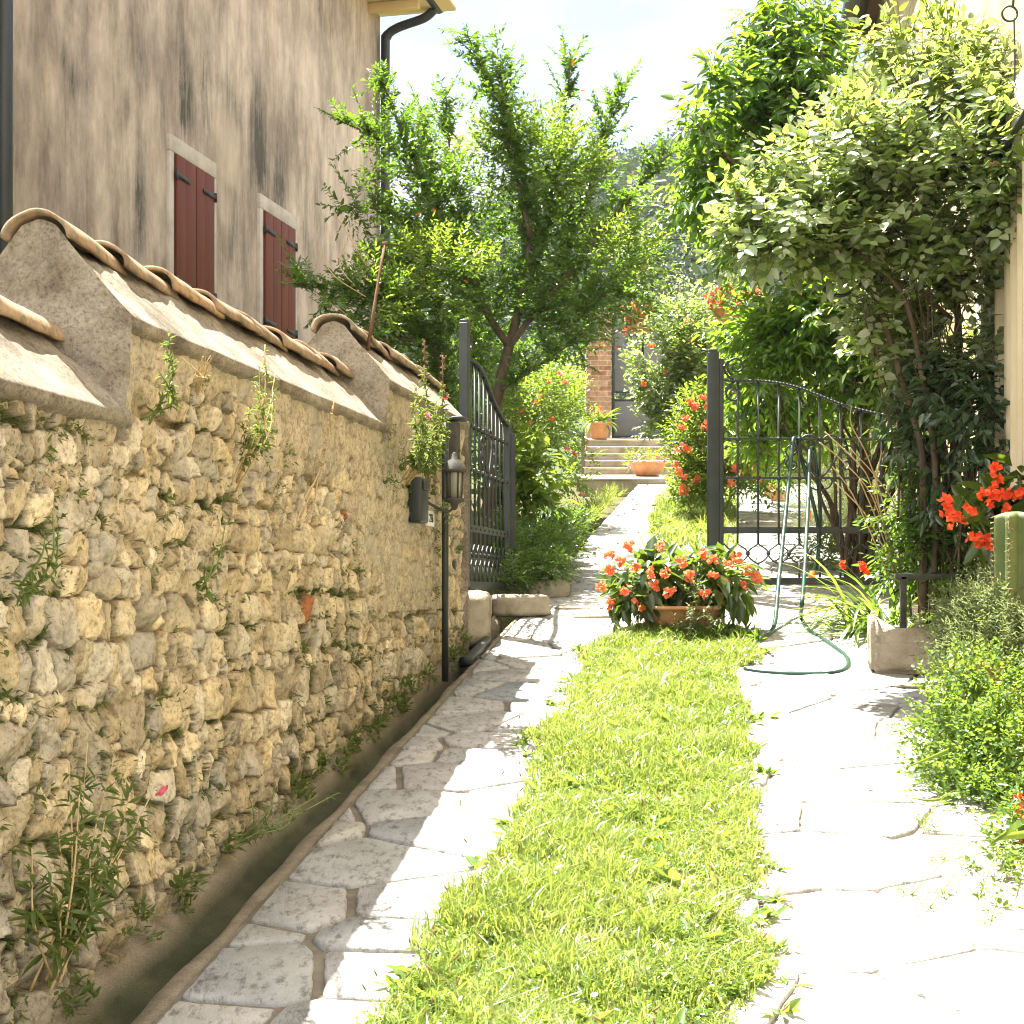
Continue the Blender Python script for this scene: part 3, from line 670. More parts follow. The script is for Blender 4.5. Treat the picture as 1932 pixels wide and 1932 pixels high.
for (a, b, zl, zr), first in zip(SECT, (1.40, 3.75, 6.29)):
    Y = first
    while Y < b - .12:
        tn += 1; L = min(.41, b - Y + .02)
        obj('roof_tile', tile_mb(tn, W(Y, -.20, zr - .078 + rng.normal(0, .004)), L), M['tile'], wall, True)
        Y += .335
# small ferns and moss tufts that root in the joints
M['weed'] = mat_leaf('wall_weed_leaves', [(.05,.085,.018),(.08,.12,.028),(.12,.15,.04)], (.28,.36,.06), .4, .5, .35)
def tuft(mb, c, k, L, ratio, up=.3, out=wnr):
    d = nrm(out * .7 + rng.normal(size=(k, 3)) * .75 + UP * up); LL = L * rng.uniform(.5, 1.2, k)
    mb.addm(leaf_geo(c + rng.normal(0, .012, (k, 3)), d, UP + .5 * rng.normal(size=(k, 3)), LL, LL * ratio, .1, .25))
mb = MB()
for (Y, z, h_) in JOINTS:
    f = fbm(np.array([Y * 1.8, z * 2.4, 5.]), 51, 3)
    if f < .45 and rng.uniform() < .6: continue
    tuft(mb, W(Y, h_ + .004, z), rng.integers(7, 16), rng.uniform(.010, .024), rng.uniform(.2, .5), .1)
for i in range(70):       # along the foot
    Y = 3.1 + 4.8 * rng.uniform(); tuft(mb, W(Y, .03, float(gz(Y)) + rng.uniform(.0, .10)), rng.integers(8, 22), rng.uniform(.02, .042), rng.uniform(.25, .5), .7)
tag(obj('moss_tufts', mb, M['weed'], None), kind='stuff')
# ------------------------------------------------------------------ the stained house on the left
hd = nrm(np.array([.2255, 1, 0])); hn = np.array([hd[1], -hd[0], 0])
def Hpt(s, n, z): return np.array([-5.82 + .2255 * 10, 10, 0]) + hd * s + hn * n + UP * z
def Hray(x, y):
    Y = 5.82 / (.2255 - (x - HX) / F); return (Y - 10) * 1.0251, (HY - y) / F * Y
house = empty('house', Hpt(4.5, 0, .8), 'tall house with stained beige plaster and red shutters, left behind the stone wall', 'house')
S_END = 8.92; ZTOP = 6.93
def facade():
    step = .045; s = np.arange(-3.5, S_END + .001, step); s[-1] = S_END; z = np.arange(.2, ZTOP + .03, step); SS, ZZ = np.meshgrid(s, z, indexing='ij')
    st = np.zeros_like(SS)
    # weathering marks, each at its own place on the plaster: (px x, px y top, px y bottom, half width px, strength)
    for (x, y0, y1, wpx, k) in [(135, 90, 175, 34, .55), (122, 150, 330, 7, .6), (165, 130, 170, 22, .5), (345, 60, 285, 30, .78), (385, 90, 275, 26, .55), (440, 110, 420, 26, .6), (490, 185, 400, 34, .85), (525, 240, 420, 28, .65), (260, 40, 150, 26, .5), (262, 250, 480, 26, .6), (110, 300, 370, 20, .45), (240, 180, 250, 18, .4), (300, 120, 260, 16, .45), (415, 380, 500, 26, .45), (600, 330, 480, 20, .3), (690, 330, 470, 24, .5), (580, 380, 520, 24, .42), (70, 0, 100, 40, .3), (30, 200, 420, 16, .32), (205, 0, 110, 18, .35), (360, 0, 80, 60, .3), (460, 420, 520, 26, .4), (560, 120, 260, 12, .22), (640, 180, 320, 16, .2), (150, 380, 470, 40, .28)]:
        s0, za = Hray(x, y0); s1, zb = Hray(x, y1); sa, _ = Hray(x - wpx, y0); sb, _ = Hray(x + wpx, y0); hw = (sb - sa) / 2 * .62
        zc, hh = (za + zb) / 2, (za - zb) / 2
        wv = .25 * (fbm(np.stack([SS * 2.5, ZZ * 1.2, 0 * SS + x], -1), 3, 3) - .5); wz = 1.1 * (fbm(np.stack([SS * 4, ZZ * .6, 0 * SS + x], -1), 6, 3) - .5) * hh * 1.6
        g = np.exp(-((SS - s0 + wv) / hw) ** 2) * (1 / (1 + np.exp((np.abs(ZZ - zc + wz) - hh * .9) / (.26 * hh + .06))))
        st = np.maximum(st, k * g)
    pale = np.zeros_like(SS)
    for (x, y0, y1, wpx, k) in [(430, 225, 350, 26, .9), (425, 350, 420, 22, .4), (290, 190, 290, 14, .4), (200, 60, 120, 22, .3)]:
        s0, za = Hray(x, y0); s1, zb = Hray(x, y1); sa, _ = Hray(x - wpx, y0); sb, _ = Hray(x + wpx, y0); hw = (sb - sa) / 2
        zc, hh = (za + zb) / 2, (za - zb) / 2
        pale = np.maximum(pale, k * np.exp(-((SS - s0) / hw) ** 6) / (1 + np.exp((np.abs(ZZ - zc) - hh) / .06)))
    bumpy = .012 * (fbm(np.stack([SS * 1.5, ZZ * 1.5, 0 * SS], -1), 5, 4) - .5)
    V = Hpt(0, 0, 0) + SS[..., None] * hd + ZZ[..., None] * UP + bumpy[..., None] * hn
    Q = grid_faces(len(s), len(z))
    obj('facade', MB().add(V.reshape(-1, 3), Q), M['plaster'], house, True, {'stain': np.clip(st * (1 - pale), 0, 1).ravel(), 'pale': pale.ravel()})
def mat_plaster():
    m, nt, out = new_mat('stained_plaster'); co = coords(nt)
    def A(n): a = nt.nodes.new('ShaderNodeAttribute'); a.attribute_name = n; return a.outputs['Fac']
    rot = nt.nodes.new('ShaderNodeMapping'); rot.inputs['Rotation'].default_value = (0, 0, -math.atan2(hd[1], hd[0])); nt.links.new(co, rot.inputs[0]); v = rot.outputs[0]
    n1 = noise(nt, 1.5, 8, .68, v, (1, 1, .6)); r1 = ramp(nt, [(.36, (.345,.285,.238)), (.5, (.48,.396,.325)), (.64, (.59,.49,.395))]); nt.links.new(n1, r1.inputs[0]); c = r1.outputs[0]
    st = noise(nt, 1.0, 8, .74, v, (3.6, 3.6, .95)); r2 = ramp(nt, [(.36, (1.12,1.11,1.1)), (.50, (.90,.885,.87)), (.66, (.50,.485,.46))]); nt.links.new(st, r2.inputs[0]); c = mixrgb(nt, c, r2.outputs[0], .9, 'MULTIPLY')
    bl = noise(nt, 1.0, 7, .7, v, (.75, .75, .34)); rb = ramp(nt, [(.44, (1.04,1.04,1.04)), (.52, (.80,.79,.775)), (.66, (.40,.39,.375))]); nt.links.new(bl, rb.inputs[0]); c = mixrgb(nt, c, rb.outputs[0], .8, 'MULTIPLY')
    fine = noise(nt, 1.0, 6, .75, v, (16, 16, 1.6)); r3 = ramp(nt, [(.30, (0,0,0)), (.62, (1,1,1))]); nt.links.new(fine, r3.inputs[0])
    mp = noise(nt, 4.5, 6, .7, v, (1, 1, .7)); r4 = ramp(nt, [(.38, (.25,.25,.25)), (.56, (1,1,1))]); nt.links.new(mp, r4.inputs[0])
    f = mixrgb(nt, r3.outputs[0], r4.outputs[0], .6, 'MULTIPLY'); mm = nt.nodes.new('ShaderNodeMath'); mm.operation = 'MULTIPLY'; mm.use_clamp = True
    nt.links.new(f, mm.inputs[0]); sc = nt.nodes.new('ShaderNodeMath'); sc.operation = 'MULTIPLY'; nt.links.new(A('stain'), sc.inputs[0]); sc.inputs[1].default_value = 2.5; nt.links.new(sc.outputs[0], mm.inputs[1])
    c = mixrgb(nt, c, (.085,.08,.066), mm.outputs[0])
    sp = nt.nodes.new('ShaderNodeMath'); sp.operation = 'MULTIPLY'; nt.links.new(A('pale'), sp.inputs[0]); sp.inputs[1].default_value = .5; c = mixrgb(nt, c, (.56,.46,.34), sp.outputs[0])
    p = principled(nt, out, .92, .15); nt.links.new(c, p.inputs['Base Color']); b1 = bump(nt, noise(nt, 60, 5, .7, co), .35, .006, None); bump(nt, mp, .35, .02, p, b1)
    return m
M['plaster'] = mat_plaster(); facade()
M['plaster_plain'] = mat_noise('pale_plaster', [(.42,.34,.25),(.52,.43,.32)], 2, .9, .15, .3, 60, .006)
mb = MB()
K = [Hpt(s, n, z) for z in (.2, ZTOP) for (s, n) in ((-3.5, -.02), (S_END, -.02), (S_END, -8), (-3.5, -8))]
mb.add(np.array(K), np.array([[1,2,6,5],[2,3,7,6],[3,0,4,7]])); mb.add(np.array([Hpt(S_END, n, z) for z in (.2, ZTOP + .02) for n in (.0, -.03)]), np.array([[0,1,3,2]]))
obj('side_wall', mb, M['plaster_plain'], house)
M['stone_trim'] = mat_noise('stone_trim', [(.34,.30,.25),(.44,.39,.33),(.52,.47,.40)], 6, .85, .2, .4, 70, .005)
M['shutter'] = mat_noise('red_shutter_paint', [(.095,.019,.009),(.115,.023,.010),(.135,.029,.014)], 4, .6, .3, .15, 50, .003, sc=(1,1,.3))
HA = np.array([hd, hn, UP])
for (x0, x1, ytop, name_x) in ((322, 395, 287.6, 0), (491, 549, 395.5, 1)):
    s0, zt = Hray(x0, ytop); s1, _ = Hray(x1, ytop); zb = 2.40; wN = s1 - s0
    fr = MB(); tw = .085
    for (a, b, c_, d_) in ((s0 - tw, s0, zb - .0, zt), (s1, s1 + tw, zb - .0, zt), (s0 - tw, s1 + tw, zt, zt + .14)):
        fr.addm(box(Hpt((a + b) / 2, .004, (c_ + d_) / 2), (b - a, .06, d_ - c_), HA))
    fr.addm(box(Hpt((s0 + s1) / 2, .03, zb - .06), (wN + 2 * tw + .1, .13, .12), HA))
    win = obj('window', fr, M['stone_trim'], house, bevel=.006)
    for k in (0, 1):
        a = s0 + .012 + k * wN / 2; b = s0 + wN / 2 - .006 + k * (wN / 2 - .006); sh = MB(); nb = 2
        for q in range(nb):
            u0 = a + (b - a) * q / nb; u1 = a + (b - a) * (q + 1) / nb
            sh.addm(box(Hpt((u0 + u1) / 2, .040 + .0015 * (q % 2), (zb + zt) / 2 - .005), (u1 - u0 - .003, .03, zt - zb - .02), HA))
        obj('shutter', sh, M['shutter'], win, bevel=.003)
        for zq in (zt - .19, zb + .2):
            hg = MB(); e = a if k == 0 else b; sg = 1 if k == 0 else -1
            hg.addm(box(Hpt(e + sg * .12, .062, zq), (.26, .008, .036), HA)); hg.addm(tube([Hpt(e - sg * .015, .06, zq - .04), Hpt(e - sg * .015, .06, zq + .04)], .014, 8))
            obj('strap_hinge', hg, M['iron'], win)
# roof with its overhang, gutter and downpipes
OV = .62
M['soffit'] = mat_noise('soffit_boards', [(.55,.42,.2),(.66,.52,.28)], 3, .8, .2, .2, 30, .004, sc=(1,.2,1))
M['rooftile'] = mat_noise('roof_clay', [(.32,.17,.09),(.44,.25,.14)], 6, .9, .15, .7, 18, .03)
mb = MB(); mb.addm(box(Hpt((S_END - 3.5) / 2 - .2, -3.7, ZTOP + .06), (S_END + 3.5 + .45, 8 + 2 * OV + .05, .06), HA)); obj('soffit', mb, M['soffit'], house)
mb = MB(); e0, e1 = -3.5, S_END + .06
for i in range(14):
    s = -3.2 + i * .9; mb.addm(box(Hpt(min(s, S_END - .02), .22, ZTOP - .03), (.09, .78, .10), HA))
obj('rafter_ends', mb, M['soffit'], house, bevel=.006)['kind'] = 'stuff'
mb = MB(); K = []
zr = ZTOP + .10
A_ = [Hpt(-3.7, OV + .04, zr), Hpt(S_END + .06, OV + .04, zr), Hpt(S_END + .06, -8 - OV, zr), Hpt(-3.7, -8 - OV, zr), Hpt(.3, -4, zr + 1.9), Hpt(S_END - 4, -4, zr + 1.9)]
mb.add(np.array(A_), np.array([[0,1,5,4],[2,3,4,5]]), np.array([[1,2,5],[3,0,4]])); obj('roof', mb, M['rooftile'], house)
def half_gutter(a, b, r, n=10):
    a, b = np.asarray(a, float), np.asarray(b, float); d = nrm(b - a); s = nrm(np.cross(d, UP)); ang = np.linspace(math.pi, 2 * math.pi, n); V = []
    for rr in (r, r - .006):
        for p in (a, b): V.append(p + rr * (np.cos(ang)[:, None] * s + np.sin(ang)[:, None] * UP))
    V = np.concatenate(V); g = grid_faces(2, n); mb = MB().add(V, g, g[:, ::-1] + 2 * n, np.array([list(range(n))]), np.array([list(range(n, 2 * n))[::-1]])); return mb
obj('gutter_channel', half_gutter(Hpt(-3.6, OV + .11, ZTOP + .10), Hpt(S_END + .05, OV + .11, ZTOP + .10), .085), M['pipe'], house, True)
def Hp(x, y, s, n=0.0):      # point of the pipe run
    return Hpt(s, n, (HY - y) / F * Hpt(s, n, 0)[1])
pp = smooth_path([Hpt(S_END - .08, OV + .08, ZTOP + .02), Hpt(S_END - .08, OV - .05, ZTOP - .07), Hpt(S_END - .08, .24, ZTOP - .16), Hpt(S_END - .08, .11, ZTOP - .26), Hpt(S_END - .08, .09, ZTOP - .5), Hpt(S_END - .08, .09, 4), Hpt(S_END - .08, .09, 1.0)], 8)
mb = MB().addm(tube(pp, .055, 12))
for z in (5.6, 3.4): mb.addm(lathe([(.056, -.03), (.068, -.03), (.068, .03), (.056, .03)], 16, Hpt(S_END - .08, .09, z)))
obj('downpipe', mb, M['pipe'], house, True)
sL, _ = Hray(-17, 300)
mb = MB().addm(tube([Hpt(sL, .10, .6), Hpt(sL, .10, 3), Hpt(sL, .10, ZTOP)], .055, 12))
for z in (1.5, 4.0): mb.addm(lathe([(.056, -.03), (.068, -.03), (.068, .03), (.056, .03)], 16, Hpt(sL, .10, z)))
obj('downpipe', mb, M['pipe'], house, True)
# ------------------------------------------------------------------ the house on the right
rd = nrm(np.array([.15, 1, 0])); rn = np.array([-rd[1], rd[0], 0])
def Rpt(Y, n, z): return np.array([Xhouse(Y), Y, 0]) + rn * n + UP * z
RA = np.array([rd, rn, UP])
YE = 15.5
rhouse = empty('cottage', Rpt(10, 0, .2), 'sunlit yellow plastered house on the right behind the climbing rose', 'house')
M['yellow'] = mat_noise('yellow_plaster', [(.40,.30,.16),(.54,.42,.25),(.60,.50,.34)], 1.6, .9, .15, .5, 45, .008, sc=(1,1,.6))
Ys = np.linspace(2.0, YE, 150); zs = np.linspace(-1.0, 5.5, 90); YY, ZZ = np.meshgrid(Ys, zs, indexing='ij')
nn = .02 * (fbm(np.stack([YY * 2, ZZ * 2, 0 * YY], -1), 61, 4) - .5)
V = np.stack([Xhouse(YY) + rn[0] * nn, YY + rn[1] * nn, ZZ], -1).reshape(-1, 3)
mb = MB().add(V, grid_faces(150, 90)[:, ::-1])
mb.add(np.array([Rpt(YE, n, z) for z in (-.2, 5.5) for n in (.0, -6)]), np.array([[0,1,3,2]])); mb.add(np.array([Rpt(2., n, z) for z in (-1.2, 5.5) for n in (.0, -6)]), np.array([[0,2,3,1]]))
obj('plastered_wall', mb, M['yellow'], rhouse, True)
M['quoin'] = mat_noise('yellow_sandstone', [(.36,.24,.085),(.50,.36,.15),(.56,.43,.24)], 5, .9, .15, .6, 40, .012, island=.15)
mb = MB(); z = -.1; k = 0
while z < 5.3:
    h = .30 + .1 * ((k * 7) % 3) / 2; L = .62 if k % 2 else .42
    mb.addm(box(Rpt(YE + .02 - L / 2, .015, z + h / 2), (L, .10, h - .018), RA)); z += h; k += 1
obj('corner_stones', mb, M['quoin'], rhouse, bevel=.02)
M['darkwood'] = mat_noise('old_wood', [(.16,.10,.05),(.26,.17,.09)], 8, .85, .2, .4, 40, .008, sc=(1,.2,1))
mb = MB(); mb.addm(box(Rpt(8.7, -1.99, 5.56), (13.9, 4.5, .09), RA)); obj('eaves', mb, M['darkwood'], rhouse)
gt = MB(); gt.addm(tube([Rpt(1.9, .24, 5.50), Rpt(8, .24, 5.46), Rpt(15.55, .24, 5.42)], .115, 14)); obj('gutter_channel', gt, M['pipe'], rhouse, True)
mb = MB(); mb.addm(tube(smooth_path([Rpt(15.4, .24, 5.36), Rpt(15.4, .22, 5.2), Rpt(15.4, .14, 4.9), Rpt(15.4, .12, 4.6), Rpt(15.4, .12, 1.0)], 6), .05, 12)); obj('downpipe', mb, M['pipe'], rhouse, True)
# doorway: stone jambs, curtain, lintel
mb = MB(); mb.addm(box(Rpt(7.80, .035, .55), (.40, .09, 3.0), RA)); mb.addm(box(Rpt(5.5, .035, .55), (.40, .09, 3.0), RA)); mb.addm(box(Rpt(6.65, .035, 2.15), (2.72, .10, .22), RA))
dw = obj('doorway', mb, M['stone_trim'], rhouse, bevel=.012)
M['curtain'] = mat_noise('cream_curtain', [(.56,.45,.28),(.66,.55,.38)], 4, .9, .15, .2, 200, .002)
u = np.linspace(5.72, 7.58, 160); zz = np.linspace(-.65, 2.02, 14); V = []
for a in u:
    for b in zz: V.append(Rpt(a, .03 + .030 * math.sin(a * 34 + .6 * math.sin(a * 9)) + .012 * math.sin(a * 77), b))
obj('curtain', MB().add(np.array(V), grid_faces(160, 14)[:, ::-1]), M['curtain'], dw, True)
mb = MB(); mb.addm(tube([Rpt(7.62, .12, 1.97), Rpt(6.6, .12, 1.97), Rpt(5.7, .12, 1.97)], .016, 8)); mb.addm(tube([Rpt(7.72, .03, 1.80), Rpt(7.55, .55, 1.66)], .013, 8)); obj('curtain_rail', mb, M['iron'], dw, True)
# iron ring hanging from the eaves
ring = MB(); c = P(1905, 26, 6.9); a = np.linspace(0, 2 * math.pi, 25)
ring.addm(tube(np.stack([c[0] + .034 * np.cos(a), c[1] + 0 * a, c[2] + .034 * np.sin(a)], -1), .005, 6)); ring.addm(tube([c + [0.015, 0, .034], c + [.02, 0, .10], c + [.0, 0, .16], c + [.02, 0, .3]], .006, 6))
cc = np.array([c + [.02, 0, -.02 - .0], c + [.025, .01, -.3], c + [.0, .02, -.62]]); ring.addm(tube(smooth_path(cc), .004, 5))
ring.addm(tube([c + [.02, 0, .3], c + [.06, 0, .31], Rpt(6.9, -.02, c[2] + .31)], .007, 6))
obj('hanging_ring', ring, M['iron'], rhouse, True)
# ------------------------------------------------------------------ wrought iron gate leaves
def gate_leaf(u0, hinge, zb, label):
    """u0: foot of the tall meeting post, hinge: foot of the hinge stile"""
    u0 = np.asarray(u0, float); hg = np.asarray(hinge, float); ud = nrm((hg - u0) * [1, 1, 0]); L = np.linalg.norm((hg - u0)[:2]); nd = np.cross(ud, UP); k = L / 1.34
    def Q(u, z, n=0.0): return np.array([u0[0], u0[1], zb]) + ud * u * k + UP * z + nd * n
    AX = np.array([ud, nd, UP])
    g = empty('iron_gate', [hg[0], hg[1], zb], label, 'gate', 'two leaves of the wrought iron gate')
    mb = MB().addm(box(Q(0, .72), (.07, .05, 1.46), AX)); mb.addm(box(Q(0, 1.455), (.055, .045, .03), AX)); mb.addm(box(Q(.052, .71), (.03, .035, 1.40), AX)); mb.addm(tube([Q(-.0, 1.46), Q(0, 1.475)], [.026, .012], 10))
    obj('meeting_post', mb, M['iron'], g, bevel=.004)
    obj('hinge_stile', MB().addm(box(Q(1.34, .51), (.04, .04, 1.03), AX)), M['iron'], g, bevel=.003)
    for z, h, t in ((.0, .045, .035), (.324, .042, .012), (.656, .014, .014), (.904, .014, .014)):
        obj('rail', MB().addm(beam(Q(.07, z), Q(1.32, z), t, h)), M['iron'], g, bevel=.002)
    top = [(.07, 1.275), (.125, 1.272), (.28, 1.272), (.42, 1.259), (.55, 1.229), (.68, 1.18), (.815, 1.127), (.95, 1.09), (1.1, 1.057), (1.25, 1.03), (1.34, 1.02)]
    tp = smooth_path([Q(u, z) for u, z in top], 6); mb = MB(); tz = np.array(top)
    for i in range(len(tp) - 1): mb.addm(beam(tp[i], tp[i + 1] + (tp[i + 1] - tp[i]) * .15, .028, .014))
    obj('top_rail', mb, M['iron'], g)
    bu = [.158, .289, .42, .552, .683, .815, .946, 1.077, 1.209]
    for u in bu:
        ztp = np.interp(u, tz[:, 0], tz[:, 1])
        mb = MB().addm(box(Q(u, (.235 + ztp) / 2), (.0125, .0125, ztp - .235), AX)); mb.addm(box(Q(u, .065), (.0125, .0125, .10), AX))
        for zc in (.656, .904): mb.addm(box(Q(u, zc), (.022, .022, .026), AX))
        obj('bar', mb, M['iron'], g)
    mb = MB(); edges = [.07] + bu + [1.32]
    for a, b in zip(edges[:-1], edges[1:]):
        m_ = (a + b) / 2; h = (b - a) / 2
        for (c, sg) in ((a, 1), (b, -1)):
            mb.addm(tube([Q(c + sg * h * (1 - math.cos(t)) * 1.0 if 0 else c + sg * h * math.sin(t * math.pi / 2) ** 1.3, .24 - .062 * t) for t in np.linspace(0, 1, 8)], .0052, 5))
            mb.addm(tube([Q(c + sg * h * math.cos(t * math.pi / 2) ** .8 if t < 1 else c, .176 - .065 * t ** 1.0) for t in np.linspace(0, 1, 9)], .0052, 5))
        mb.addm(box(Q(m_, .177), (.022, .018, .022), AX))
    obj('arched_tracery', mb, M['iron'], g)
    def spiral(cu, cz, r0, r1, a0, turns, n=26):
        t = np.linspace(0, 1, n); a = a0 + turns * 2 * math.pi * t; r = r0 + (r1 - r0) * t
        return [Q(cu + rr * math.cos(aa), cz + rr * math.sin(aa)) for rr, aa in zip(r, a)]
    mb = MB(); c = .683
    for sg in (-1, 1):
        path = [Q(c + sg * u, z) for u, z in ((.0, .655), (.05, .70), (.115, .80), (.135, .86), (.11, .915), (.06, .93), (.02, .90), (.03, .87), (.055, .885))]
        mb.addm(tube(smooth_path(path, 5), .007, 6))
        for cz, s2 in ((.83, 1), (.745, -1)):
            mb.addm(tube(spiral(c + sg * .175, cz, .048, .014, math.pi / 2 * (-s2), sg * s2 * 1.2), .006, 6))
        mb.addm(tube(smooth_path([Q(c + sg * .02, .58), Q(c + sg * .06, .60), Q(c + sg * .08, .64), Q(c + sg * .05, .66), Q(c + sg * .035, .64)], 5), .006, 6))
    obj('heart_scroll', mb, M['iron'], g, True)
    mb = MB(); mb.addm(tube(spiral(.15, 1.365, .062, .02, -2.0, -1.35), .0075, 6)); mb.addm(tube(smooth_path([Q(.095, 1.40), Q(.075, 1.35), Q(.10, 1.30), Q(.16, 1.272)], 5), .0075, 6)); mb.addm(tube(spiral(.135, 1.19, .055, .02, 1.9, 1.3), .0075, 6)); mb.addm(tube(smooth_path([Q(.085, 1.18), Q(.09, 1.23), Q(.14, 1.266)], 5), .0075, 6))
    obj('corner_scroll', mb, M['iron'], g, True)
    rv = MB()
    for u in bu: rv.addm(tube([Q(u, .324, -.006), Q(u, .324, -.013)], [.008, .005], 8)); rv.addm(tube([Q(u, .324, .006), Q(u, .324, .013)], [.008, .005], 8))
    obj('rivets', rv, M['iron'], g)['kind'] = 'stuff'
    return g
dg = 9.75
gl = gate_leaf([P(1345, 1, dg)[0], dg, 0], [P(1345, 1, dg)[0] + 1.34, dg + .05, 0], .045, 'closed right leaf of the dark iron gate, with the green hose hung over it')
gr = gate_leaf([-.262, 8.50, 0], [-.03, 9.76, 0], .015, 'open left leaf of the dark iron gate, swung back beside the stone wall end')
# hinge post hidden in the greenery, and the latch arm on the wall
hp = MB().addm(box([1.345 + P(1345, 1, dg)[0], dg + .05, .6], (.06, .06, 1.3))); tag(obj('gate_post', hp, M['iron'], bevel=.004), 'slim dark iron post among leaves at the hinge end of the closed gate leaf', 'post')
hp = MB().addm(box([.0, 9.82, .50], (.045, .045, .98))); tag(obj('gate_post', hp, M['iron'], bevel=.004), 'dark iron hinge post behind the open gate leaf', 'post')
# ------------------------------------------------------------------ wall-mounted things by the gate
YW = 7.45
hp = MB(); b0 = W(7.28, .06, float(gz(7.28)) - .02); t0 = W(7.28, .06, (HY - 795) / F * 7.28)
hp.addm(tube([b0, (b0 + t0) / 2, t0], .017, 8)); pst = tag(obj('metal_pole', hp, M['iron'], None, True), 'slim dark metal pole rising from the gutter against the wall near the gate', 'pole')
mb = MB().addm(beam(W(7.75, .0, .115), np.array([-.27, 8.5, .115]), .02, .045)); tag(obj('gate_holder', mb, M['iron'], bevel=.003), 'short flat iron arm holding the open gate leaf to the wall', 'bracket')
# intercom box on the pole
e = empty('intercom', W(7.42, .05, .6), 'tall grey door intercom box on the wall beside the open gate', 'intercom')
WA = np.array([wd, wnr, UP])
obj('housing', MB().addm(box(W(7.50, .05, .66), (.075, .06, .30), WA)), M['zinc'], e, bevel=.006)
obj('hood', MB().addm(box(W(7.50, .065, .825), (.10, .10, .018), WA)), M['iron'], e, bevel=.004)
mb = MB()
for k in range(3): mb.addm(box(W(7.50, .082, .60 + k * .035), (.03, .006, .016), WA))
obj('call_buttons', mb, M['iron'], e)['kind'] = 'stuff'
# dark letter box under the snapdragons
e = empty('letter_box', W(7.0, .0, .3), 'dark metal letter box hung on the wall behind the snapdragons', 'letter box')
obj('body', MB().addm(box(W(6.82, .04, .39), (.15, .06, .20), WA)), M['iron'], e, bevel=.01)
obj('flap', MB().addm(box(W(6.82, .075, .455), (.11, .012, .04), WA)), M['pipe'], e, bevel=.004)
# old lantern with a roof
e = empty('wall_lantern', W(6.98, .14, .33), 'small weathered metal lantern with a tiered cap, on the wall under the snapdragons', 'lantern')
lc = W(7.02, .16, .0); s4 = lambda pr: lathe(pr, 6, lc)
obj('cap', MB().addm(lathe([(.004,.62),(.012,.61),(.014,.59),(.04,.575),(.052,.54),(.056,.53),(.03,.525),(.0,.525)], 12, lc)), M['zinc'], e)
obj('glass', MB().addm(lathe([(.036,.525),(.032,.41),(.0,.41)], 6, lc)), mat_noise('dim_glass', [(.2,.19,.15),(.3,.28,.22)], 4, .15, .5, 0), e)
mb = MB()
for k in range(6):
    a = k * math.pi / 3; d = np.array([math.cos(a), math.sin(a), 0]); mb.addm(tube([lc + d * .038 + UP * .528, lc + d * .033 + UP * .405], .004, 5))
mb.addm(lathe([(.0,.41),(.044,.41),(.044,.395),(.02,.385),(.012,.36),(0,.355)], 12, lc)); mb.addm(tube(smooth_path([lc + UP * .37, lc - wnr * .04 + UP * .35, lc - wnr * .14 + UP * .40]), .007, 6))
obj('frame', mb, M['zinc'], e)
# enamel house number
e = empty('number_plate', W(7.04, .03, .30), 'small pale house number plate on the wall beneath the lantern', 'sign')
obj('plate', MB().addm(box(W(7.02, .045, .318), (.15, .012, .07), WA)), mat_noise('enamel', [(.62,.60,.54),(.7,.68,.62)], 8, .35, .5, 0), e, bevel=.003)
fc = bpy.data.curves.new('digits', 'FONT'); fc.body = '226'; fc.size = .055; fc.extrude = .001; fc.align_x = 'CENTER'; fc.align_y = 'CENTER'
fo = bpy.data.objects.new('tmp', fc); COL.objects.link(fo); bpy.context.view_layer.update(); me = bpy.data.meshes.new_from_object(fo.evaluated_get(bpy.context.evaluated_depsgraph_get())); bpy.data.objects.remove(fo)
vv = np.array([v.co[:] for v in me.vertices]); me2 = MB()
for pl in me.polygons: me2.F.setdefault(len(pl.vertices), []).append(np.array([list(pl.vertices)]))
me2.V.append(W(7.02, .0525, .318) + vv[:, :1] * wd + vv[:, 1:2] * UP + vv[:, 2:3] * wnr); obj('digits', me2, M['iron'], e)
# thin rusty rod leaning on the coping
mb = MB().addm(tube([P(694, 660, 6.55), P(706, 580, 6.62), P(718, 505, 6.7), P(726, 460, 6.75)], [.008, .007, .006, .006], 6)); mb.addm(tube([P(726, 460, 6.75) - [.012,0,0], P(726, 460, 6.75) + [.012,0,.002]], .009, 6))
tag(obj('rusty_rod', mb, M['rust'], None, True), 'thin rusty iron rod leaning from the tiled coping in front of the tree', 'rod')
# ------------------------------------------------------------------ threshold stones where the gutter dives under the gateway
def rock(name, c, size, seed, mat, label, cat='stone', p=3.4, ax=None):
    bm = bmesh.new(); bmesh.ops.create_cube(bm, size=2); bmesh.ops.subdivide_edges(bm, edges=bm.edges[:], cuts=9, use_grid_fill=True)
    V = np.array([v.co[:] for v in bm.verts]); Fq = np.array([[v.index for v in f.verts] for f in bm.faces]); bm.free()
    V = V / ((np.abs(V) ** p).sum(1, keepdims=True) ** (1 / p)); d = nrm(V)
    V = V * (1 + .20 * (fbm(V * 1.3 + seed * 3.1, seed, 3)[:, None] - .5) + .14 * (fbm(V * 3.5 + seed, seed + 3, 4)[:, None] - .5)) * np.asarray(size) / 2
    if ax is not None: V = V @ np.asarray(ax)
    return tag(obj(name, MB().add(V + np.asarray(c), Fq), mat, None, True), label, cat)
M['slab'] = mat_noise('weathered_slab', [(.11,.10,.055),(.27,.235,.17),(.37,.33,.255)], 7, .9, .2, .7, 50, .012)
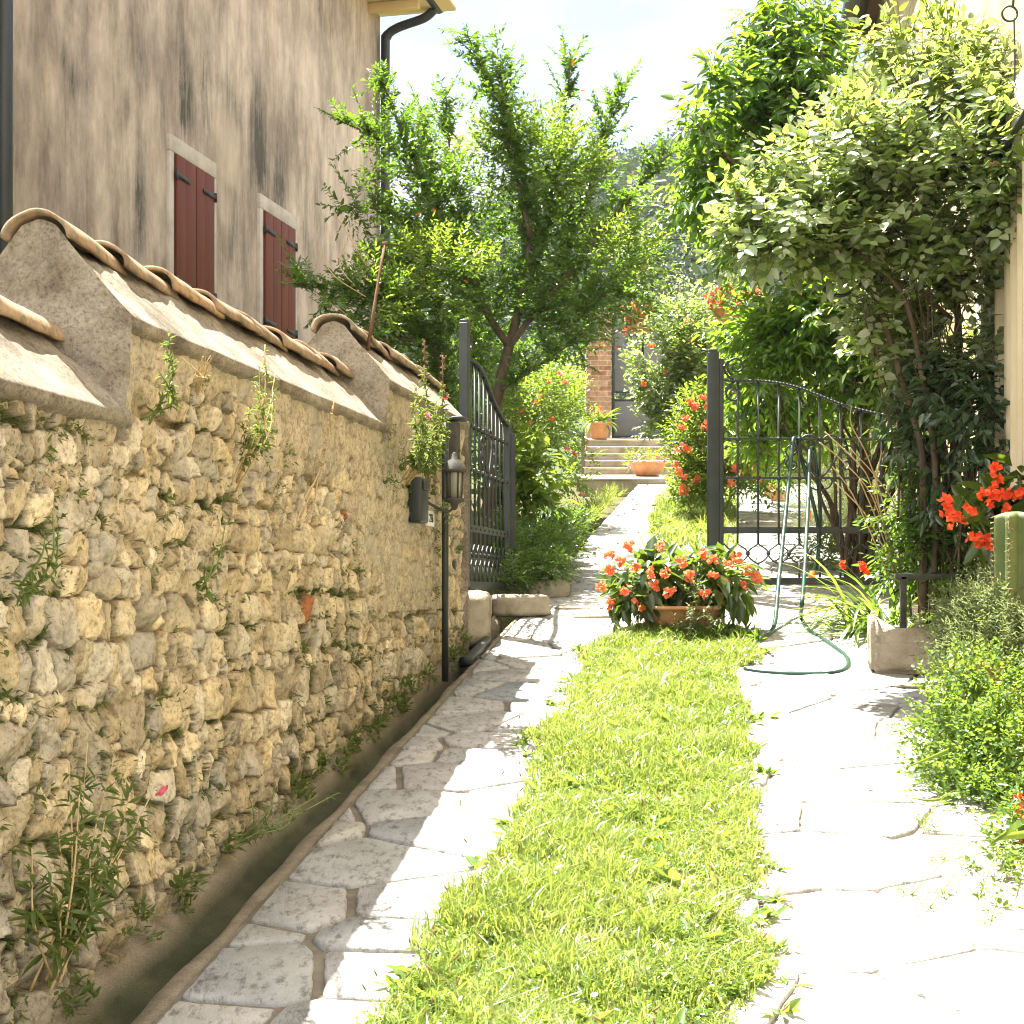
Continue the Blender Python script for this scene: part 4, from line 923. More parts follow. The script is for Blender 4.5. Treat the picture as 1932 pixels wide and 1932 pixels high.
rock('threshold_slab', [.03, 9.1, -.10], (.36, .30, .13), 3, M['slab'], 'long weathered stone slab bridging the gutter under the open gate leaf', 'stone slab', p=6.5, ax=[[.97,.22,0],[-.22,.97,0],[0,0,1]])
rock('edge_stone', G(.24, 9.85, .045), (.27, .2, .13), 5, M['slab'], 'rounded grey kerb stone at the foot of the bed beside the gateway')
rock('edge_stone', G(.36, 9.3, .0), (.22, .13, .06), 8, M['slab'], 'low broken stone in the paving just before the gateway')
rock('edge_stone', G(.48, 9.0, .0), (.26, .15, .06), 9, M['slab'], 'flat pale broken stone left of the begonia bowl')
rock('gate_footing', [-.235, 8.5, -.17], (.24, .95, .32), 10, M['slab'], 'rough low stone footing under the open gate leaf where the wall ends', p=4.5)
mb = MB().addm(beam(W(7.55, .11, float(gz(7.5)) + .03), W(8.15, .10, float(gz(8.1)) + .03), .045, .045)); tag(obj('gutter_pipe', mb, M['pipe'], bevel=.01), 'short dark length of pipe lying in the gutter', 'pipe')
mb = MB().addm(tube([np.array([Xkerb(7.75) - .10, 7.75, float(gz(7.75)) - .02]), np.array([Xkerb(7.72) + .0, 7.70, float(gz(7.7)) + .0])], .028, 10)); tag(obj('drain_spout', mb, M['pipe'], None, True), 'stub of dark drain pipe poking from the gutter edge', 'pipe')
# ------------------------------------------------------------------ steps, pillar, garden door
M['step'] = mat_noise('step_stone', [(.22,.19,.145),(.33,.29,.225),(.41,.37,.30)], 5, .9, .2, .5, 50, .01)
xl, xr = P(1098, 1, 20)[0], P(1292, 1, 20)[0]
st = empty('stone_steps', [(xl + xr) / 2, 19.5, 1.3], 'shallow stone steps climbing to the grey garden door', 'steps')
z, Y = 1.31, 19.5; treads = [(1.0, .085)] + [(.30, .085)] * 4 + [(2.2, .085)]
for run, rise in treads:
    mb = MB(); z1 = z + rise; z2 = z1 + run * .125; off = .04 * (Y - 19.5)
    a, b = xl + .1 * (Y - 19.5) - .05, xr + .1 * (Y - 19.5) + .3
    K = np.array([[a, Y, z - .3], [b, Y, z - .3], [b, Y + run + .03, z - .3], [a, Y + run + .03, z - .3], [a, Y, z1 - .028], [b, Y, z1 - .028], [a, Y - .018, z1 - .026], [b, Y - .018, z1 - .026], [b, Y - .018, z1], [a, Y - .018, z1], [b, Y + run + .03, z2], [a, Y + run + .03, z2]])
    mb.add(K, np.array([[0,1,5,4],[4,5,7,6],[6,7,8,9],[9,8,10,11],[2,3,11,10]])); obj('step', mb, M['step'], st, bevel=.006); z, Y = z2, Y + run
def mat_brick():
    m, nt, out = new_mat('old_brick'); co = coords(nt)
    mp = nt.nodes.new('ShaderNodeMapping'); mp.inputs['Rotation'].default_value = (math.radians(90), 0, 0); nt.links.new(co, mp.inputs[0])
    b = nt.nodes.new('ShaderNodeTexBrick'); nt.links.new(mp.outputs[0], b.inputs[0]); b.inputs['Scale'].default_value = 1; b.inputs['Brick Width'].default_value = .24; b.inputs['Row Height'].default_value = .075; b.inputs['Mortar Size'].default_value = .007; b.inputs['Mortar Smooth'].default_value = .4
    b.inputs['Color1'].default_value = (.25,.135,.08,1); b.inputs['Color2'].default_value = (.40,.265,.17,1); b.inputs['Mortar'].default_value = (.42,.36,.28,1)
    n = noise(nt, 14, 6, .7, co); r = ramp(nt, [(.3, (.6,.6,.58)), (.7, (1.3,1.25,1.2))]); nt.links.new(n, r.inputs[0]); c = mixrgb(nt, b.outputs[0], r.outputs[0], 1, 'MULTIPLY')
    p = principled(nt, out, .9, .15); nt.links.new(c, p.inputs['Base Color']); b1 = bump(nt, b.outputs['Fac'], -.6, .012, None); bump(nt, n, .6, .012, p, b1); return m
M['brick'] = mat_brick()
YP = 22.6; x0, x1 = P(1107, 1, YP)[0], P(1153, 1, YP)[0]
pl = empty('brick_pillar', [(x0 + x1) / 2, YP, 2.0], 'weathered brick pillar beside the grey garden door at the top of the steps', 'pillar')
mb = MB(); zz = np.linspace(1.9, (HY - 597) / F * YP, 50); rows = []
for q in zz:
    for (a, b) in ((x0, YP), (x1, YP), (x1, YP + .36), (x0, YP + .36)):
        rows.append([a + rng.normal(0, .006), b + rng.normal(0, .006), q])
n4 = 4; V = np.array(rows); i = np.arange(49)[:, None] * 4; j = np.arange(4)[None]; mb.add(V, np.stack([i + j, i + (j + 1) % 4, i + 4 + (j + 1) % 4, i + 4 + j], -1).reshape(-1, 4), np.array([[196, 197, 198, 199]])); obj('shaft', mb, M['brick'], pl)
obj('cap', MB().addm(box([(x0 + x1) / 2, YP + .18, zz[-1] + .03], (.43, .44, .06))), M['slab'], pl, bevel=.01)
gd = empty('garden_door', P(1160, 830, 22.75), 'grey sheet metal garden door with a barred foot at the top of the steps', 'door')
def D(x, y, n=0): return P(x, y, 22.75) + [0, n, 0]
M['sheet'] = mat_noise('grey_sheet', [(.11,.115,.115),(.15,.155,.15)], 3, .55, .35, .1, 40, .004)
for (y0, y1) in ((588, 738), (757, 822)):
    a, b = D(1160, y0), D(1288, y1); obj('sheet_panel', MB().addm(box((a + b) / 2, (b[0] - a[0], .02, a[2] - b[2]))), M['sheet'], gd, bevel=.003)
mb = MB()
for x in (1157, 1291): mb.addm(beam(D(x, 575), D(x, 885), .04, .04, np.array([0, 1., 0])))
for y in (586, 740, 755, 824, 848, 872): mb.addm(beam(D(1157, y), D(1291, y), .03, .03))
obj('frame', mb, M['iron'], gd, bevel=.004)
for k in range(9): obj('bar', MB().addm(beam(D(1168 + 14 * k, 824), D(1168 + 14 * k, 874), .014, .014, np.array([0, 1., 0]))), M['iron'], gd)
for k in range(4): obj('bar', MB().addm(beam(D(1180 + 28 * k, 740), D(1180 + 28 * k, 756), .014, .014, np.array([0, 1., 0]))), M['iron'], gd)
# ------------------------------------------------------------------ iron trellis that carries the two flower boxes
YT = 17.2
def T(x, y, n=0): return P(x, y, YT) + [0, n, 0]
tr = empty('iron_trellis', T(1330, 905), 'thin dark iron trellis of bars behind the closed gate leaf, carrying flower boxes', 'trellis')
for x, y, yb in ((1213, 585, 700), (1318, 588, 915), (1402, 590, 915), (1480, 590, 915)): obj('upright', MB().addm(tube([T(x, yb), T(x, y)], .013, 6)), M['iron'], tr)
for a, b, y in ((1208, 1490, 587), (1210, 1490, 597), (1210, 1490, 640), (1330, 1490, 680), (1260, 1490, 612)): obj('cross_bar', MB().addm(tube([T(a, y), T((a + b) / 2, y + 1), T(b, y)], .011, 6)), M['iron'], tr)
for x in (1250, 1285, 1352, 1372, 1388, 1430, 1455): obj('bar', MB().addm(tube([T(x, 612), T(x, 700)], .008, 5)), M['iron'], tr)
mb = MB().addm(tube(smooth_path([T(1238, 600), T(1240, 580), T(1250, 570), T(1300, 566), T(1360, 563)]), .008, 5)); obj('arched_bar', mb, M['iron'], tr)
# low rendered wall further back
M['pinkwall'] = mat_noise('peach_plaster', [(.50,.36,.22),(.58,.44,.29)], 3, .9, .15, .3, 40, .006)
gw = empty('garden_wall', P(1480, 900, 20.5), 'low peach plastered garden wall behind the trellis', 'wall')
a, b = P(1345, 672, 20.5), P(1700, 905, 20.5); obj('wall_body', MB().addm(box((a + b) / 2 + [0, .1, 0], (b[0] - a[0], .2, a[2] - b[2]))), M['pinkwall'], gw); obj('coping', MB().addm(box([(a[0] + b[0]) / 2, 20.6, a[2] + .03], (b[0] - a[0] + .06, .3, .06))), M['step'], gw, bevel=.008)
# overhead wires
for k, (ya, yb) in enumerate(((437, 434), (444, 446), (452, 440))):
    pa, pb = P(1190, ya, 15.5), P(1560, yb, 15.5); mid = (pa + pb) / 2 - UP * .02
    tag(obj('support_wire', MB().addm(tube(smooth_path([pa, mid, pb]), .0045, 4)), M['iron']), ['uppermost thin wire stretched above the steps for the vine', 'middle thin wire stretched above the steps for the vine', 'lowest thin wire stretched above the steps for the vine'][k], 'wire', 'wires carrying the vine')
# wrought iron brackets under the rose
br = empty('scrolled_bracket', P(1640, 480, 7.6), 'curled dark iron bracket arms reaching out under the climbing rose', 'bracket')
for pts in ([(1690,430),(1660,480),(1625,535),(1595,556),(1568,556),(1555,547),(1562,538)], [(1655,455),(1625,490),(1590,508),(1565,512),(1558,502)], [(1648,480),(1622,512),(1590,528),(1572,524)]):
    obj('arm', MB().addm(tube(smooth_path([P(x, y, 7.55) for x, y in pts], 6), .009, 7)), M['iron'], br, True)
obj('strut', MB().addm(tube([P(1655, 455, 7.55), P(1690, 430, 7.6), Rpt(8.0, .0, 1.8)], .012, 7)), M['iron'], br, True)
# ------------------------------------------------------------------ trough, frame, hose
def trough():
    t = empty('stone_trough', G(1.95, 7.35), 'old pale stone trough with a raised rim, at the right edge of the paving', 'trough')
    ax = np.array([[.985,-.17,0],[.17,.985,0],[0,0,1]]); c = G(1.98, 7.42)
    V, Fq = [], []
    bm = bmesh.new(); bmesh.ops.create_cube(bm, size=1)
    for v in bm.verts: v.co.x *= .50; v.co.y *= .34; v.co.z *= .25
    top = [f for f in bm.faces if f.normal.z > .9]; r = bmesh.ops.inset_region(bm, faces=top, thickness=.055); top = [f for f in bm.faces if f.normal.z > .9 and abs(f.calc_center_median().x) < .01 and f.calc_area() < .5 * .34 * .75]
    ext = bmesh.ops.extrude_face_region(bm, geom=top); vs = [g for g in ext['geom'] if isinstance(g, bmesh.types.BMVert)]
    for v in vs: v.co.z -= .12
    bmesh.ops.delete(bm, geom=top, context='FACES'); bm.normal_update()
    bmesh.ops.bevel(bm, geom=bm.edges[:], offset=.022, segments=3, affect='EDGES'); bmesh.ops.triangulate(bm, faces=bm.faces[:]); bmesh.ops.subdivide_edges(bm, edges=bm.edges[:], cuts=4, use_grid_fill=True)
    bm.verts.index_update(); P_ = np.array([v.co[:] for v in bm.verts]); fs = {}
    for f in bm.faces: fs.setdefault(len(f.verts), []).append([v.index for v in f.verts])
    bm.free()
    P_[:, 2] += np.where((P_[:, 0] < -.17) & (P_[:, 2] > .08), .05, 0)
    P_ = P_ + (np.stack([fbm(P_ * 9 + 3 * k, 70 + k, 4) for k in range(3)], -1) - .5) * .022
    mb = MB().add(P_ @ ax + c + UP * .115, *[np.array(v) for v in fs.values()]); obj('basin', mb, mat_noise('trough_stone', [(.22,.18,.12),(.33,.28,.21),(.42,.37,.29)], 6, .9, .2, 1.0, 45, .016), t, True)
    obj('soil', MB().addm(box(c + UP * .14, (.40, .24, .06), ax)), M['soil'], t)
trough()
rock('flat_stone', G(2.0, 7.05, .0), (.55, .22, .045), 12, M['slab'], 'thin flat stone lying in front of the trough')
fr = empty('plant_stand', P(1705, 1180, 7.45), 'square grey metal frame standing over the trough', 'plant stand')
fz = lambda x, y, Y=7.45: P(x, y, Y)
obj('upright', MB().addm(beam(fz(1704, 1188), fz(1704, 1088), .028, .028, np.array([0, 1., 0]))), M['zinc'], fr, bevel=.002)
obj('upright', MB().addm(beam(fz(1786, 1205, 7.2), fz(1783, 1138, 7.2), .012, .012, np.array([0, 1., 0]))), M['zinc'], fr)
obj('top_bar', MB().addm(beam(fz(1688, 1088), fz(1850, 1088), .028, .028)), M['zinc'], fr, bevel=.002)
hs = empty('garden_hose', gnd(1500, 1200), 'dark green garden hose hung over the closed gate leaf and looping on the paving', 'hose')
pts = [gnd(1395, 1240) + UP * .016, gnd(1420, 1226) + UP * .016, gnd(1448, 1205) + UP * .02, P(1462, 1175, 8.55), P(1468, 1110, 8.85), P(1476, 1030, 9.15), P(1483, 960, 9.4), P(1490, 890, 9.58), P(1495, 838, 9.70), P(1499, 826, 9.75), P(1506, 838, 9.80), P(1516, 880, 9.79), P(1532, 940, 9.80), P(1544, 1000, 9.80), P(1543, 1050, 9.8), P(1533, 1086, 9.79)]
obj('hose_run', MB().addm(tube(smooth_path(pts, 6), .0125, 8)), M['hose'], hs, True)
pts = [P(1549, 1010, 9.80), P(1546, 940, 9.80), P(1540, 880, 9.79), P(1535, 850, 9.77), P(1530, 846, 9.73), P(1527, 860, 9.68), P(1526, 920, 9.5), P(1522, 1000, 9.2), P(1518, 1080, 8.9), P(1513, 1140, 8.6), gnd(1511, 1172) + UP * .02, gnd(1524, 1192) + UP * .014, gnd(1560, 1216) + UP * .014, gnd(1592, 1240) + UP * .014, gnd(1601, 1256) + UP * .014, gnd(1592, 1270) + UP * .014, gnd(1560, 1277) + UP * .014, gnd(1500, 1277) + UP * .014, gnd(1440, 1273) + UP * .014, gnd(1405, 1268) + UP * .014]
obj('hose_run', MB().addm(tube(smooth_path(pts, 6), .0125, 8)), M['hose'], hs, True)
obj('connector', MB().addm(tube([P(1533, 1078, 9.79), P(1531, 1092, 9.79), P(1529, 1102, 9.79)], [.02, .022, .012], 10)), M['orange'], hs, True)
obj('connector', MB().addm(tube([P(1526, 962, 9.6), P(1526, 972, 9.6), P(1524, 982, 9.6)], [.012, .017, .014], 10)), M['orange'], hs, True)
# ------------------------------------------------------------------ plants
M['pome'] = mat_leaf('pomegranate_leaves', [(.018,.05,.008),(.028,.072,.010),(.045,.105,.014),(.08,.15,.02)], (.27,.47,.025), .40, .22, .8)
M['rose'] = mat_leaf('rose_leaves', [(.05,.095,.028),(.11,.16,.06),(.25,.29,.165),(.40,.43,.32)], (.40,.54,.06), .44, .22, 1.0)  # lightest ramp tones paint white sun glints into the leaf colour
M['vine'] = mat_leaf('vine_leaves', [(.028,.08,.010),(.045,.115,.013),(.075,.16,.02)], (.34,.55,.03), .48, .28, .7)
M['dark'] = mat_leaf('dark_glossy_leaves', [(.012,.03,.012),(.02,.045,.018),(.04,.07,.03)], (.14,.26,.04), .25, .25, .7)
M['mid'] = mat_leaf('garden_leaves', [(.02,.052,.010),(.034,.08,.013),(.06,.12,.02)], (.28,.46,.035), .40, .28, .7)
M['lime'] = mat_leaf('lime_leaves', [(.05,.095,.014),(.075,.13,.02),(.115,.17,.035)], (.40,.54,.045), .45, .32, .6)
M['greyg'] = mat_leaf('grey_green_leaves', [(.06,.09,.035),(.10,.135,.055),(.16,.195,.09)], (.40,.46,.16), .42, .5, .3)
M['beg'] = mat_leaf('begonia_leaves', [(.018,.038,.010),(.03,.062,.014),(.055,.10,.018)], (.28,.40,.03), .35, .28, .7)
M['begf'] = mat_leaf('orange_petals', [(.74,.17,.075),(.82,.23,.10),(.80,.20,.09),(.84,.34,.18)], (.92,.34,.15), .4, .5, .3)
M['redf'] = mat_leaf('scarlet_petals', [(.72,.05,.02),(.82,.10,.03),(.80,.16,.04)], (.9,.16,.05), .4, .5, .3)
M['pinkf'] = mat_leaf('pink_petals', [(.65,.12,.18),(.75,.22,.28)], (.85,.3,.35), .4, .5, .3)
M['pomef'] = mat_leaf('pomegranate_flowers', [(.75,.10,.03),(.7,.2,.06)], (.85,.2,.05), .35, .5, .3)
M['hip'] = mat_leaf('withered_rose_heads', [(.20,.10,.05),(.32,.17,.09),(.38,.22,.12)], (.4,.22,.1), .2, .7, .2)
def stems_to(base, tips, r0, r1, sag=.0, n=6, wob_=.02, m=7, spread=.03):
    mb = MB()
    for t in tips:
        b = np.asarray(base, float) + np.array([rng.normal(0, spread), rng.normal(0, spread), 0]); t = np.asarray(t, float)
        u = np.linspace(0, 1, m)[:, None]; p = b + (t - b) * u; L = np.linalg.norm(t - b)
        p[:, 2] += (np.sin(u[:, 0] * math.pi) * .12 * L); p[1:-1] += rng.normal(0, wob_ * L, (m - 2, 3))
        mb.addm(tube(smooth_path(p, 3), np.linspace(r0, r1, (m - 1) * 3 + 1), n, False))
    return mb
def bush(name, label, cat, base, blobs, ns, k, step, L, ratio, mat, thr=.42, fs=4., shell=.4, up=.8, jit=.45, droop=.15, ang=55, upd=.35, stems=8, sr=(.006, .002), stem_mat=None, group=None, simple=False, seed=0, leafdroop=0., curve=0.0, sticks=True, under=True, fold=.12, root=None, nb=None):
    e = root if root is not None else empty(name, base, label, cat, group)
    p, d = blob_points(blobs, ns, shell, thr, fs, seed, under)
    D = nrm(d + UP * upd + .5 * rng.normal(size=d.shape))
    mb = MB().addm(sprays(p, D, k, step, L, ratio, ang, up, jit, droop, fold, curve, simple, leafdroop=leafdroop, nb=None if nb is None else np.broadcast_to(nb, p.shape)))
    obj('foliage', mb, mat, e)
    sm = MB()
    if stems:
        i = rng.integers(0, len(p), stems); sm = stems_to(base, p[i], sr[0], sr[1])
    if sticks:
        q = slice(0, len(p), 1 if len(p) < 1500 else 2); sm.addm(twig_sticks(p[q], D[q], k * step * .9, max(.0012, sr[1] * .55)))
    if sm.n: obj('stems', sm, stem_mat or M['stem'], e)
    return e, p, d
def cluster(center, out, n, R, spread, mat, parent, name='flower_cluster', petals=5, droop=.2):
    c = center + np.clip(rng.normal(0, 1, (n, 3)), -1.3, 1.3) * np.minimum(np.asarray(spread), R * .5 if n < 6 else R * .66); d = nrm(out + .7 * rng.normal(size=(n, 3)) - UP * droop)
    obj(name, MB().addm(flower_geo(c, d, R * rng.uniform(.75, 1.2, n), petals, .45)), mat, parent)
# ---- pomegranate tree behind the open gate leaf
def pome():
    Y = 10.9; base = G(-.13, 10.95, -.05)
    t = empty('pomegranate_tree', base, 'bushy pomegranate tree with small glossy leaves and red flowers behind the open gate leaf', 'tree')
    f = lambda pts, y0, y1: smooth_path(np.array([P(x, y, y0 + (y1 - y0) * i / (len(pts) - 1)) for i, (x, y) in enumerate(pts)]), 6)
    fork = (958, 660); low = (925, 860)
    limbs = [
        (f([(930,1080),(925,960),(928,840),(940,740),(960,655)], 10.95, 10.9), .055, .038),
        (f([(960,655),(985,560),(1000,450),(985,330),(950,210),(905,120),(882,66)], 10.9, 10.7), .036, .004),
        (f([(985,560),(1020,470),(1045,360),(1062,240),(1078,108)], 10.9, 11.3), .024, .004),
        (f([(1000,450),(975,330),(955,220),(940,108)], 10.8, 10.5), .016, .003),
        (f([(960,655),(1010,590),(1080,510),(1150,420),(1210,350),(1262,292)], 10.9, 10.3), .026, .004),
        (f([(1020,560),(1090,420),(1130,290),(1170,165)], 10.9, 11.5), .02, .003),
        (f([(1010,590),(1090,560),(1170,520),(1245,470)], 10.9, 11.4), .016, .003),
        (f([(1010,600),(1080,610),(1130,560),(1200,560)], 10.9, 10.2), .012, .003),
        (f([(960,655),(900,560),(840,440),(780,300),(735,190),(716,132)], 10.9, 10.6), .028, .004),
        (f([(900,560),(870,420),(850,300),(842,180)], 10.9, 11.4), .016, .003),
        (f([(840,440),(810,330),(795,200)], 10.7, 11.2), .013, .003),
        (f([(800,350),(740,280),(690,250),(645,230)], 10.7, 10.3), .012, .003),
        (f([(870,500),(790,430),(720,395),(645,392)], 10.7, 10.2), .014, .003),
        (f([(850,860),(830,700),(800,620),(740,560),(660,560)], 10.6, 9.9), .028, .004),
        (f([(870,900),(832,720),(826,640),(820,560),(770,500),(700,480)], 10.6, 10.2), .026, .004),
        (f([(826,660),(770,640),(700,640),(650,620)], 10.4, 9.7), .014, .003),
        (f([(740,560),(690,545),(620,545),(566,538)], 10.2, 9.7), .010, .002),
        (f([(930,840),(880,760),(900,640),(890,540)], 10.9, 11.6), .018, .003),
        (f([(940,740),(1000,700),(1060,660),(1110,620)], 10.9, 10.3), .014, .003)]
    tr = MB(); lv = [MB()]; tw_p, tw_d, tw_l = [], [], []
    for li, (pts, r0, r1) in enumerate(limbs):
        tr.addm(tube(pts, np.linspace(r0, r1, len(pts)), 8))
        if li == 0: continue
        seg = np.linalg.norm(np.diff(pts, axis=0), axis=1); cum = np.r_[0, np.cumsum(seg)]; L = cum[-1]; T = nrm(np.gradient(pts, axis=0))
        n = int(L / .019)
        for s in rng.uniform(.10, 1.0, n) * L:
            q = np.array([np.interp(s, cum, pts[:, c]) for c in range(3)]); tg = np.array([np.interp(s, cum, T[:, c]) for c in range(3)])
            u = s / L; ln = rng.uniform(.10, .46) * (1 - .42 * u ** 1.6) * (.75 + .25 * min(1, L))
            tw_p.append(q); tw_d.append(nrm(tg * .5 + rand_unit(1)[0] * .9 + UP * .35)); tw_l.append(ln)
    p, d = np.array(tw_p), np.array(tw_d); l = np.array(tw_l)
    tr.addm(twig_sticks(p, d, l, .0028))
    obj('trunk', tr, M['bark'], t, True)
    m = MB()
    for lo, hi, k in ((0, .15, 16), (.15, .26, 28), (.26, 1, 42)):
        s_ = (l >= lo) & (l < hi)
        if s_.any():
            st = (l[s_] / k).mean(); m.addm(sprays(p[s_], d[s_], k, st, .047, .36, 55, .6, .6, .12, .12))
    # fuller lower mass
    B = [(P(830, 560, 10.7), (.52, .7, .42)), (P(700, 590, 10.2), (.26, .4, .24)), (P(960, 480, 11), (.46, .6, .42)), (P(1090, 500, 11), (.44, .6, .36)), (P(1180, 530, 10.8), (.26, .4, .26)), (P(940, 620, 11.2), (.5, .5, .28)), (P(760, 670, 10.6), (.28, .4, .22)), (P(1060, 640, 11.2), (.24, .4, .16)), (P(860, 380, 10.9), (.32, .5, .34)), (P(960, 340, 11), (.26, .4, .36)), (P(1090, 360, 11.1), (.24, .4, .34)), (P(770, 480, 10.6), (.3, .4, .2)), (P(740, 340, 10.5), (.16, .3, .22)), (P(1110, 600, 10.6), (.22, .3, .14))]
    q, dd = blob_points(B, 1800, .42, .49, 4.2, 3)
    m.addm(sprays(q, nrm(dd + .4 * UP + .6 * rng.normal(size=dd.shape)), 11, .018, .046, .36, 55, .6, .6, .12, .12))
    obj('crown', m, M['pome'], t)
    y_ = MB()      # young yellowish shoot tips at the lower left and outside
    B2 = [(P(690, 570, 9.9), (.25, .3, .22)), (P(660, 395, 10.2), (.10, .15, .05)), (P(820, 520, 10.2), (.35, .2, .3)), (P(1180, 480, 10.5), (.22, .2, .2)), (P(1000, 300, 10.9), (.5, .3, .35))]
    q, dd = blob_points(B2, 850, .35, .45, 5, 9); y_.addm(sprays(q, nrm(dd + .5 * UP), 9, .018, .045, .38, 50, .6, .5)); obj('young_shoots', y_, M['lime'], t)
    for (x, y) in ((1080,118),(940,112),(990,140),(1100,170),(1190,330),(790,405),(818,395),(1165,655),(1215,505),(1155,300),(1008,190),(880,530),(1020,210),(860,205)):
        c = P(x, y, 10.35 if y > 300 else 10.8); cluster(c, np.array([0, -.6, .3]), 2, .013, .006, M['pomef'], t, 'blossom', 6, 0)
    dt = MB()
    for pts in ([(690,500),(655,440),(630,400)],[(690,560),(630,520),(600,470)],[(670,540),(640,500),(655,455)],[(650,590),(600,555),(575,530)]): dt.addm(tube(smooth_path([P(x, y, 9.8) for x, y in pts], 5), .0035, 5))
    obj('bare_twigs', dt, M['dry'], t)
pome()
# ---- climbing rose over the right-hand path
def rose():
    base = P(1790, 1190, 7.75)
    t = empty('climbing_rose', base, 'large pale-leaved climbing rose with withered heads, arching from the cottage wall over the path', 'climbing plant')
    tr = MB()
    for pts, Ys, r0, r1 in (([(1745,1180),(1740,1000),(1735,850),(1700,700),(1660,580),(1640,480)], (7.7, 7.5), .022, .012), ([(1790,1190),(1790,1000),(1800,800),(1810,640),(1790,520),(1720,450)], (7.75, 7.6), .024, .014), ([(1800,1190),(1825,980),(1850,800),(1858,600),(1850,480)], (7.8, 7.9), .022, .014), ([(1760,1190),(1765,900),(1740,720),(1700,560),(1620,470),(1520,420)], (7.7, 7.2), .018, .008), ([(1810,1190),(1850,900),(1868,700),(1865,540),(1900,400)], (7.8, 7.8), .02, .01), ([(1750,1180),(1700,900),(1690,760),(1660,650),(1640,560)], (7.9, 8.0), .012, .006), ([(1830,1180),(1810,900),(1770,700),(1730,600)], (7.9, 8.0), .014, .007), ([(1790,1190),(1770,1000),(1720,800),(1650,620),(1600,520)], (8.0, 8.1), .009, .005), ([(1800,600),(1720,540),(1640,520)], (7.6, 7.4), .012, .006), ([(1795,1190),(1840,1000),(1870,850),(1880,700)], (7.6, 7.7), .013, .008)):
        q = smooth_path([P(x, y, Ys[0] + (Ys[1] - Ys[0]) * i / (len(pts) - 1)) + rng.normal(0, .006, 3) for i, (x, y) in enumerate(pts)], 8); tr.addm(tube(q, np.linspace(r0, r1, len(q)), 8))
    for i in range(34):
        x0_, x1_ = rng.uniform(1690, 1835), rng.uniform(1520, 1880); x1_ = .45 * x0_ + .55 * x1_; Y_ = rng.uniform(7.6, 8.3)
        q = smooth_path([P(x0_, rng.uniform(950, 1170), Y_), P(x0_ + rng.normal(0, 18), 860, Y_), P((x0_ + x1_) / 2 + rng.normal(0, 22), 690, Y_ - .1), P(x1_, rng.uniform(430, 600), Y_ - .3)], 6); tr.addm(tube(q, np.linspace(.0065, .003, len(q)), 5))
    B = [(P(1720, 250, 7.5), (.42, .55, .30)), (P(1850, 230, 7.4), (.32, .5, .28)), (P(1600, 330, 7.3), (.38, .5, .26)), (P(1500, 420, 7.2), (.26, .4, .18)), (P(1760, 380, 7.3), (.46, .5, .24)), (P(1900, 330, 7.2), (.2, .4, .3)), (P(1640, 440, 7.3), (.34, .4, .14)), (P(1440, 390, 7.2), (.13, .3, .10)), (P(1820, 150, 7.6), (.22, .4, .10)), (P(1780, 480, 7.5), (.3, .4, .16)), (P(1460, 500, 7.3), (.17, .25, .07)), (P(1880, 430, 7.3), (.14, .3, .14)), (P(1550, 490, 7.3), (.2, .3, .07)), (P(1912, 170, 6.95), (.09, .25, .20)), (P(1915, 320, 6.9), (.09, .25, .22)), (P(1420, 450, 7.2), (.12, .3, .10)), (P(1660, 90, 7.7), (.10, .2, .05)), (P(1720, 110, 7.6), (.2, .3, .08)), (P(1690, 560, 7.7), (.22, .3, .08)), (P(1800, 590, 7.7), (.2, .25, .14)), (P(1700, 650, 7.7), (.16, .2, .12)), (P(1830, 690, 7.6), (.14, .2, .16)), (P(1928, 130, 6.7), (.09, .2, .12)), (P(1932, 230, 6.65), (.09, .2, .14)), (P(1932, 330, 6.7), (.09, .2, .12)), (P(1640, 590, 7.6), (.16, .2, .10)), (P(1760, 740, 7.7), (.12, .2, .1))]
    p, d = blob_points(B, 2300, .36, .47, 4.5, 21)
    D = nrm(d + .35 * UP + .5 * rng.normal(size=d.shape) + np.array([-.2, -.1, 0]))
    m = MB().addm(sprays(p, D, 7, .026, .066, .62, 62, .8, .38, .12, .10, nb=d * .55 + np.array([-.35, -.6, .35])))
    tr.addm(twig_sticks(p, D, .16, .0026)); obj('stems', tr, M['bark'], t, True); obj('foliage', m, M['rose'], t)
    B = [(P(1790, 90, 7.7), (.06, .1, .16)), (P(1770, 50, 7.8), (.05, .1, .12)), (P(1700, 80, 7.6), (.04, .1, .06))]
    q, dd = blob_points(B, 26, .5); m = MB().addm(sprays(q, nrm(dd * .3 + UP), 6, .03, .06, .52, 60, .8, .4)); m.addm(twig_sticks(q, nrm(dd * .3 + UP), .25, .003)); obj('young_shoots', m, M['lime'], t)
    hp = MB()
    i = rng.integers(0, len(p), 75); f = d[i, 1] < .1; c = p[i][f] + np.array([0, -.03, .05])
    hp.addm(flower_geo(np.repeat(c, 2, 0) + rng.normal(0, .006, (2 * len(c), 3)), UP + rng.normal(0, .6, (2 * len(c), 3)), .019, 6, 1.0)); hp.addm(twig_sticks(c, nrm(-UP + 0 * c), .05, .0016))
    obj('withered_heads', hp, M['hip'], t)['kind'] = 'stuff'
rose()
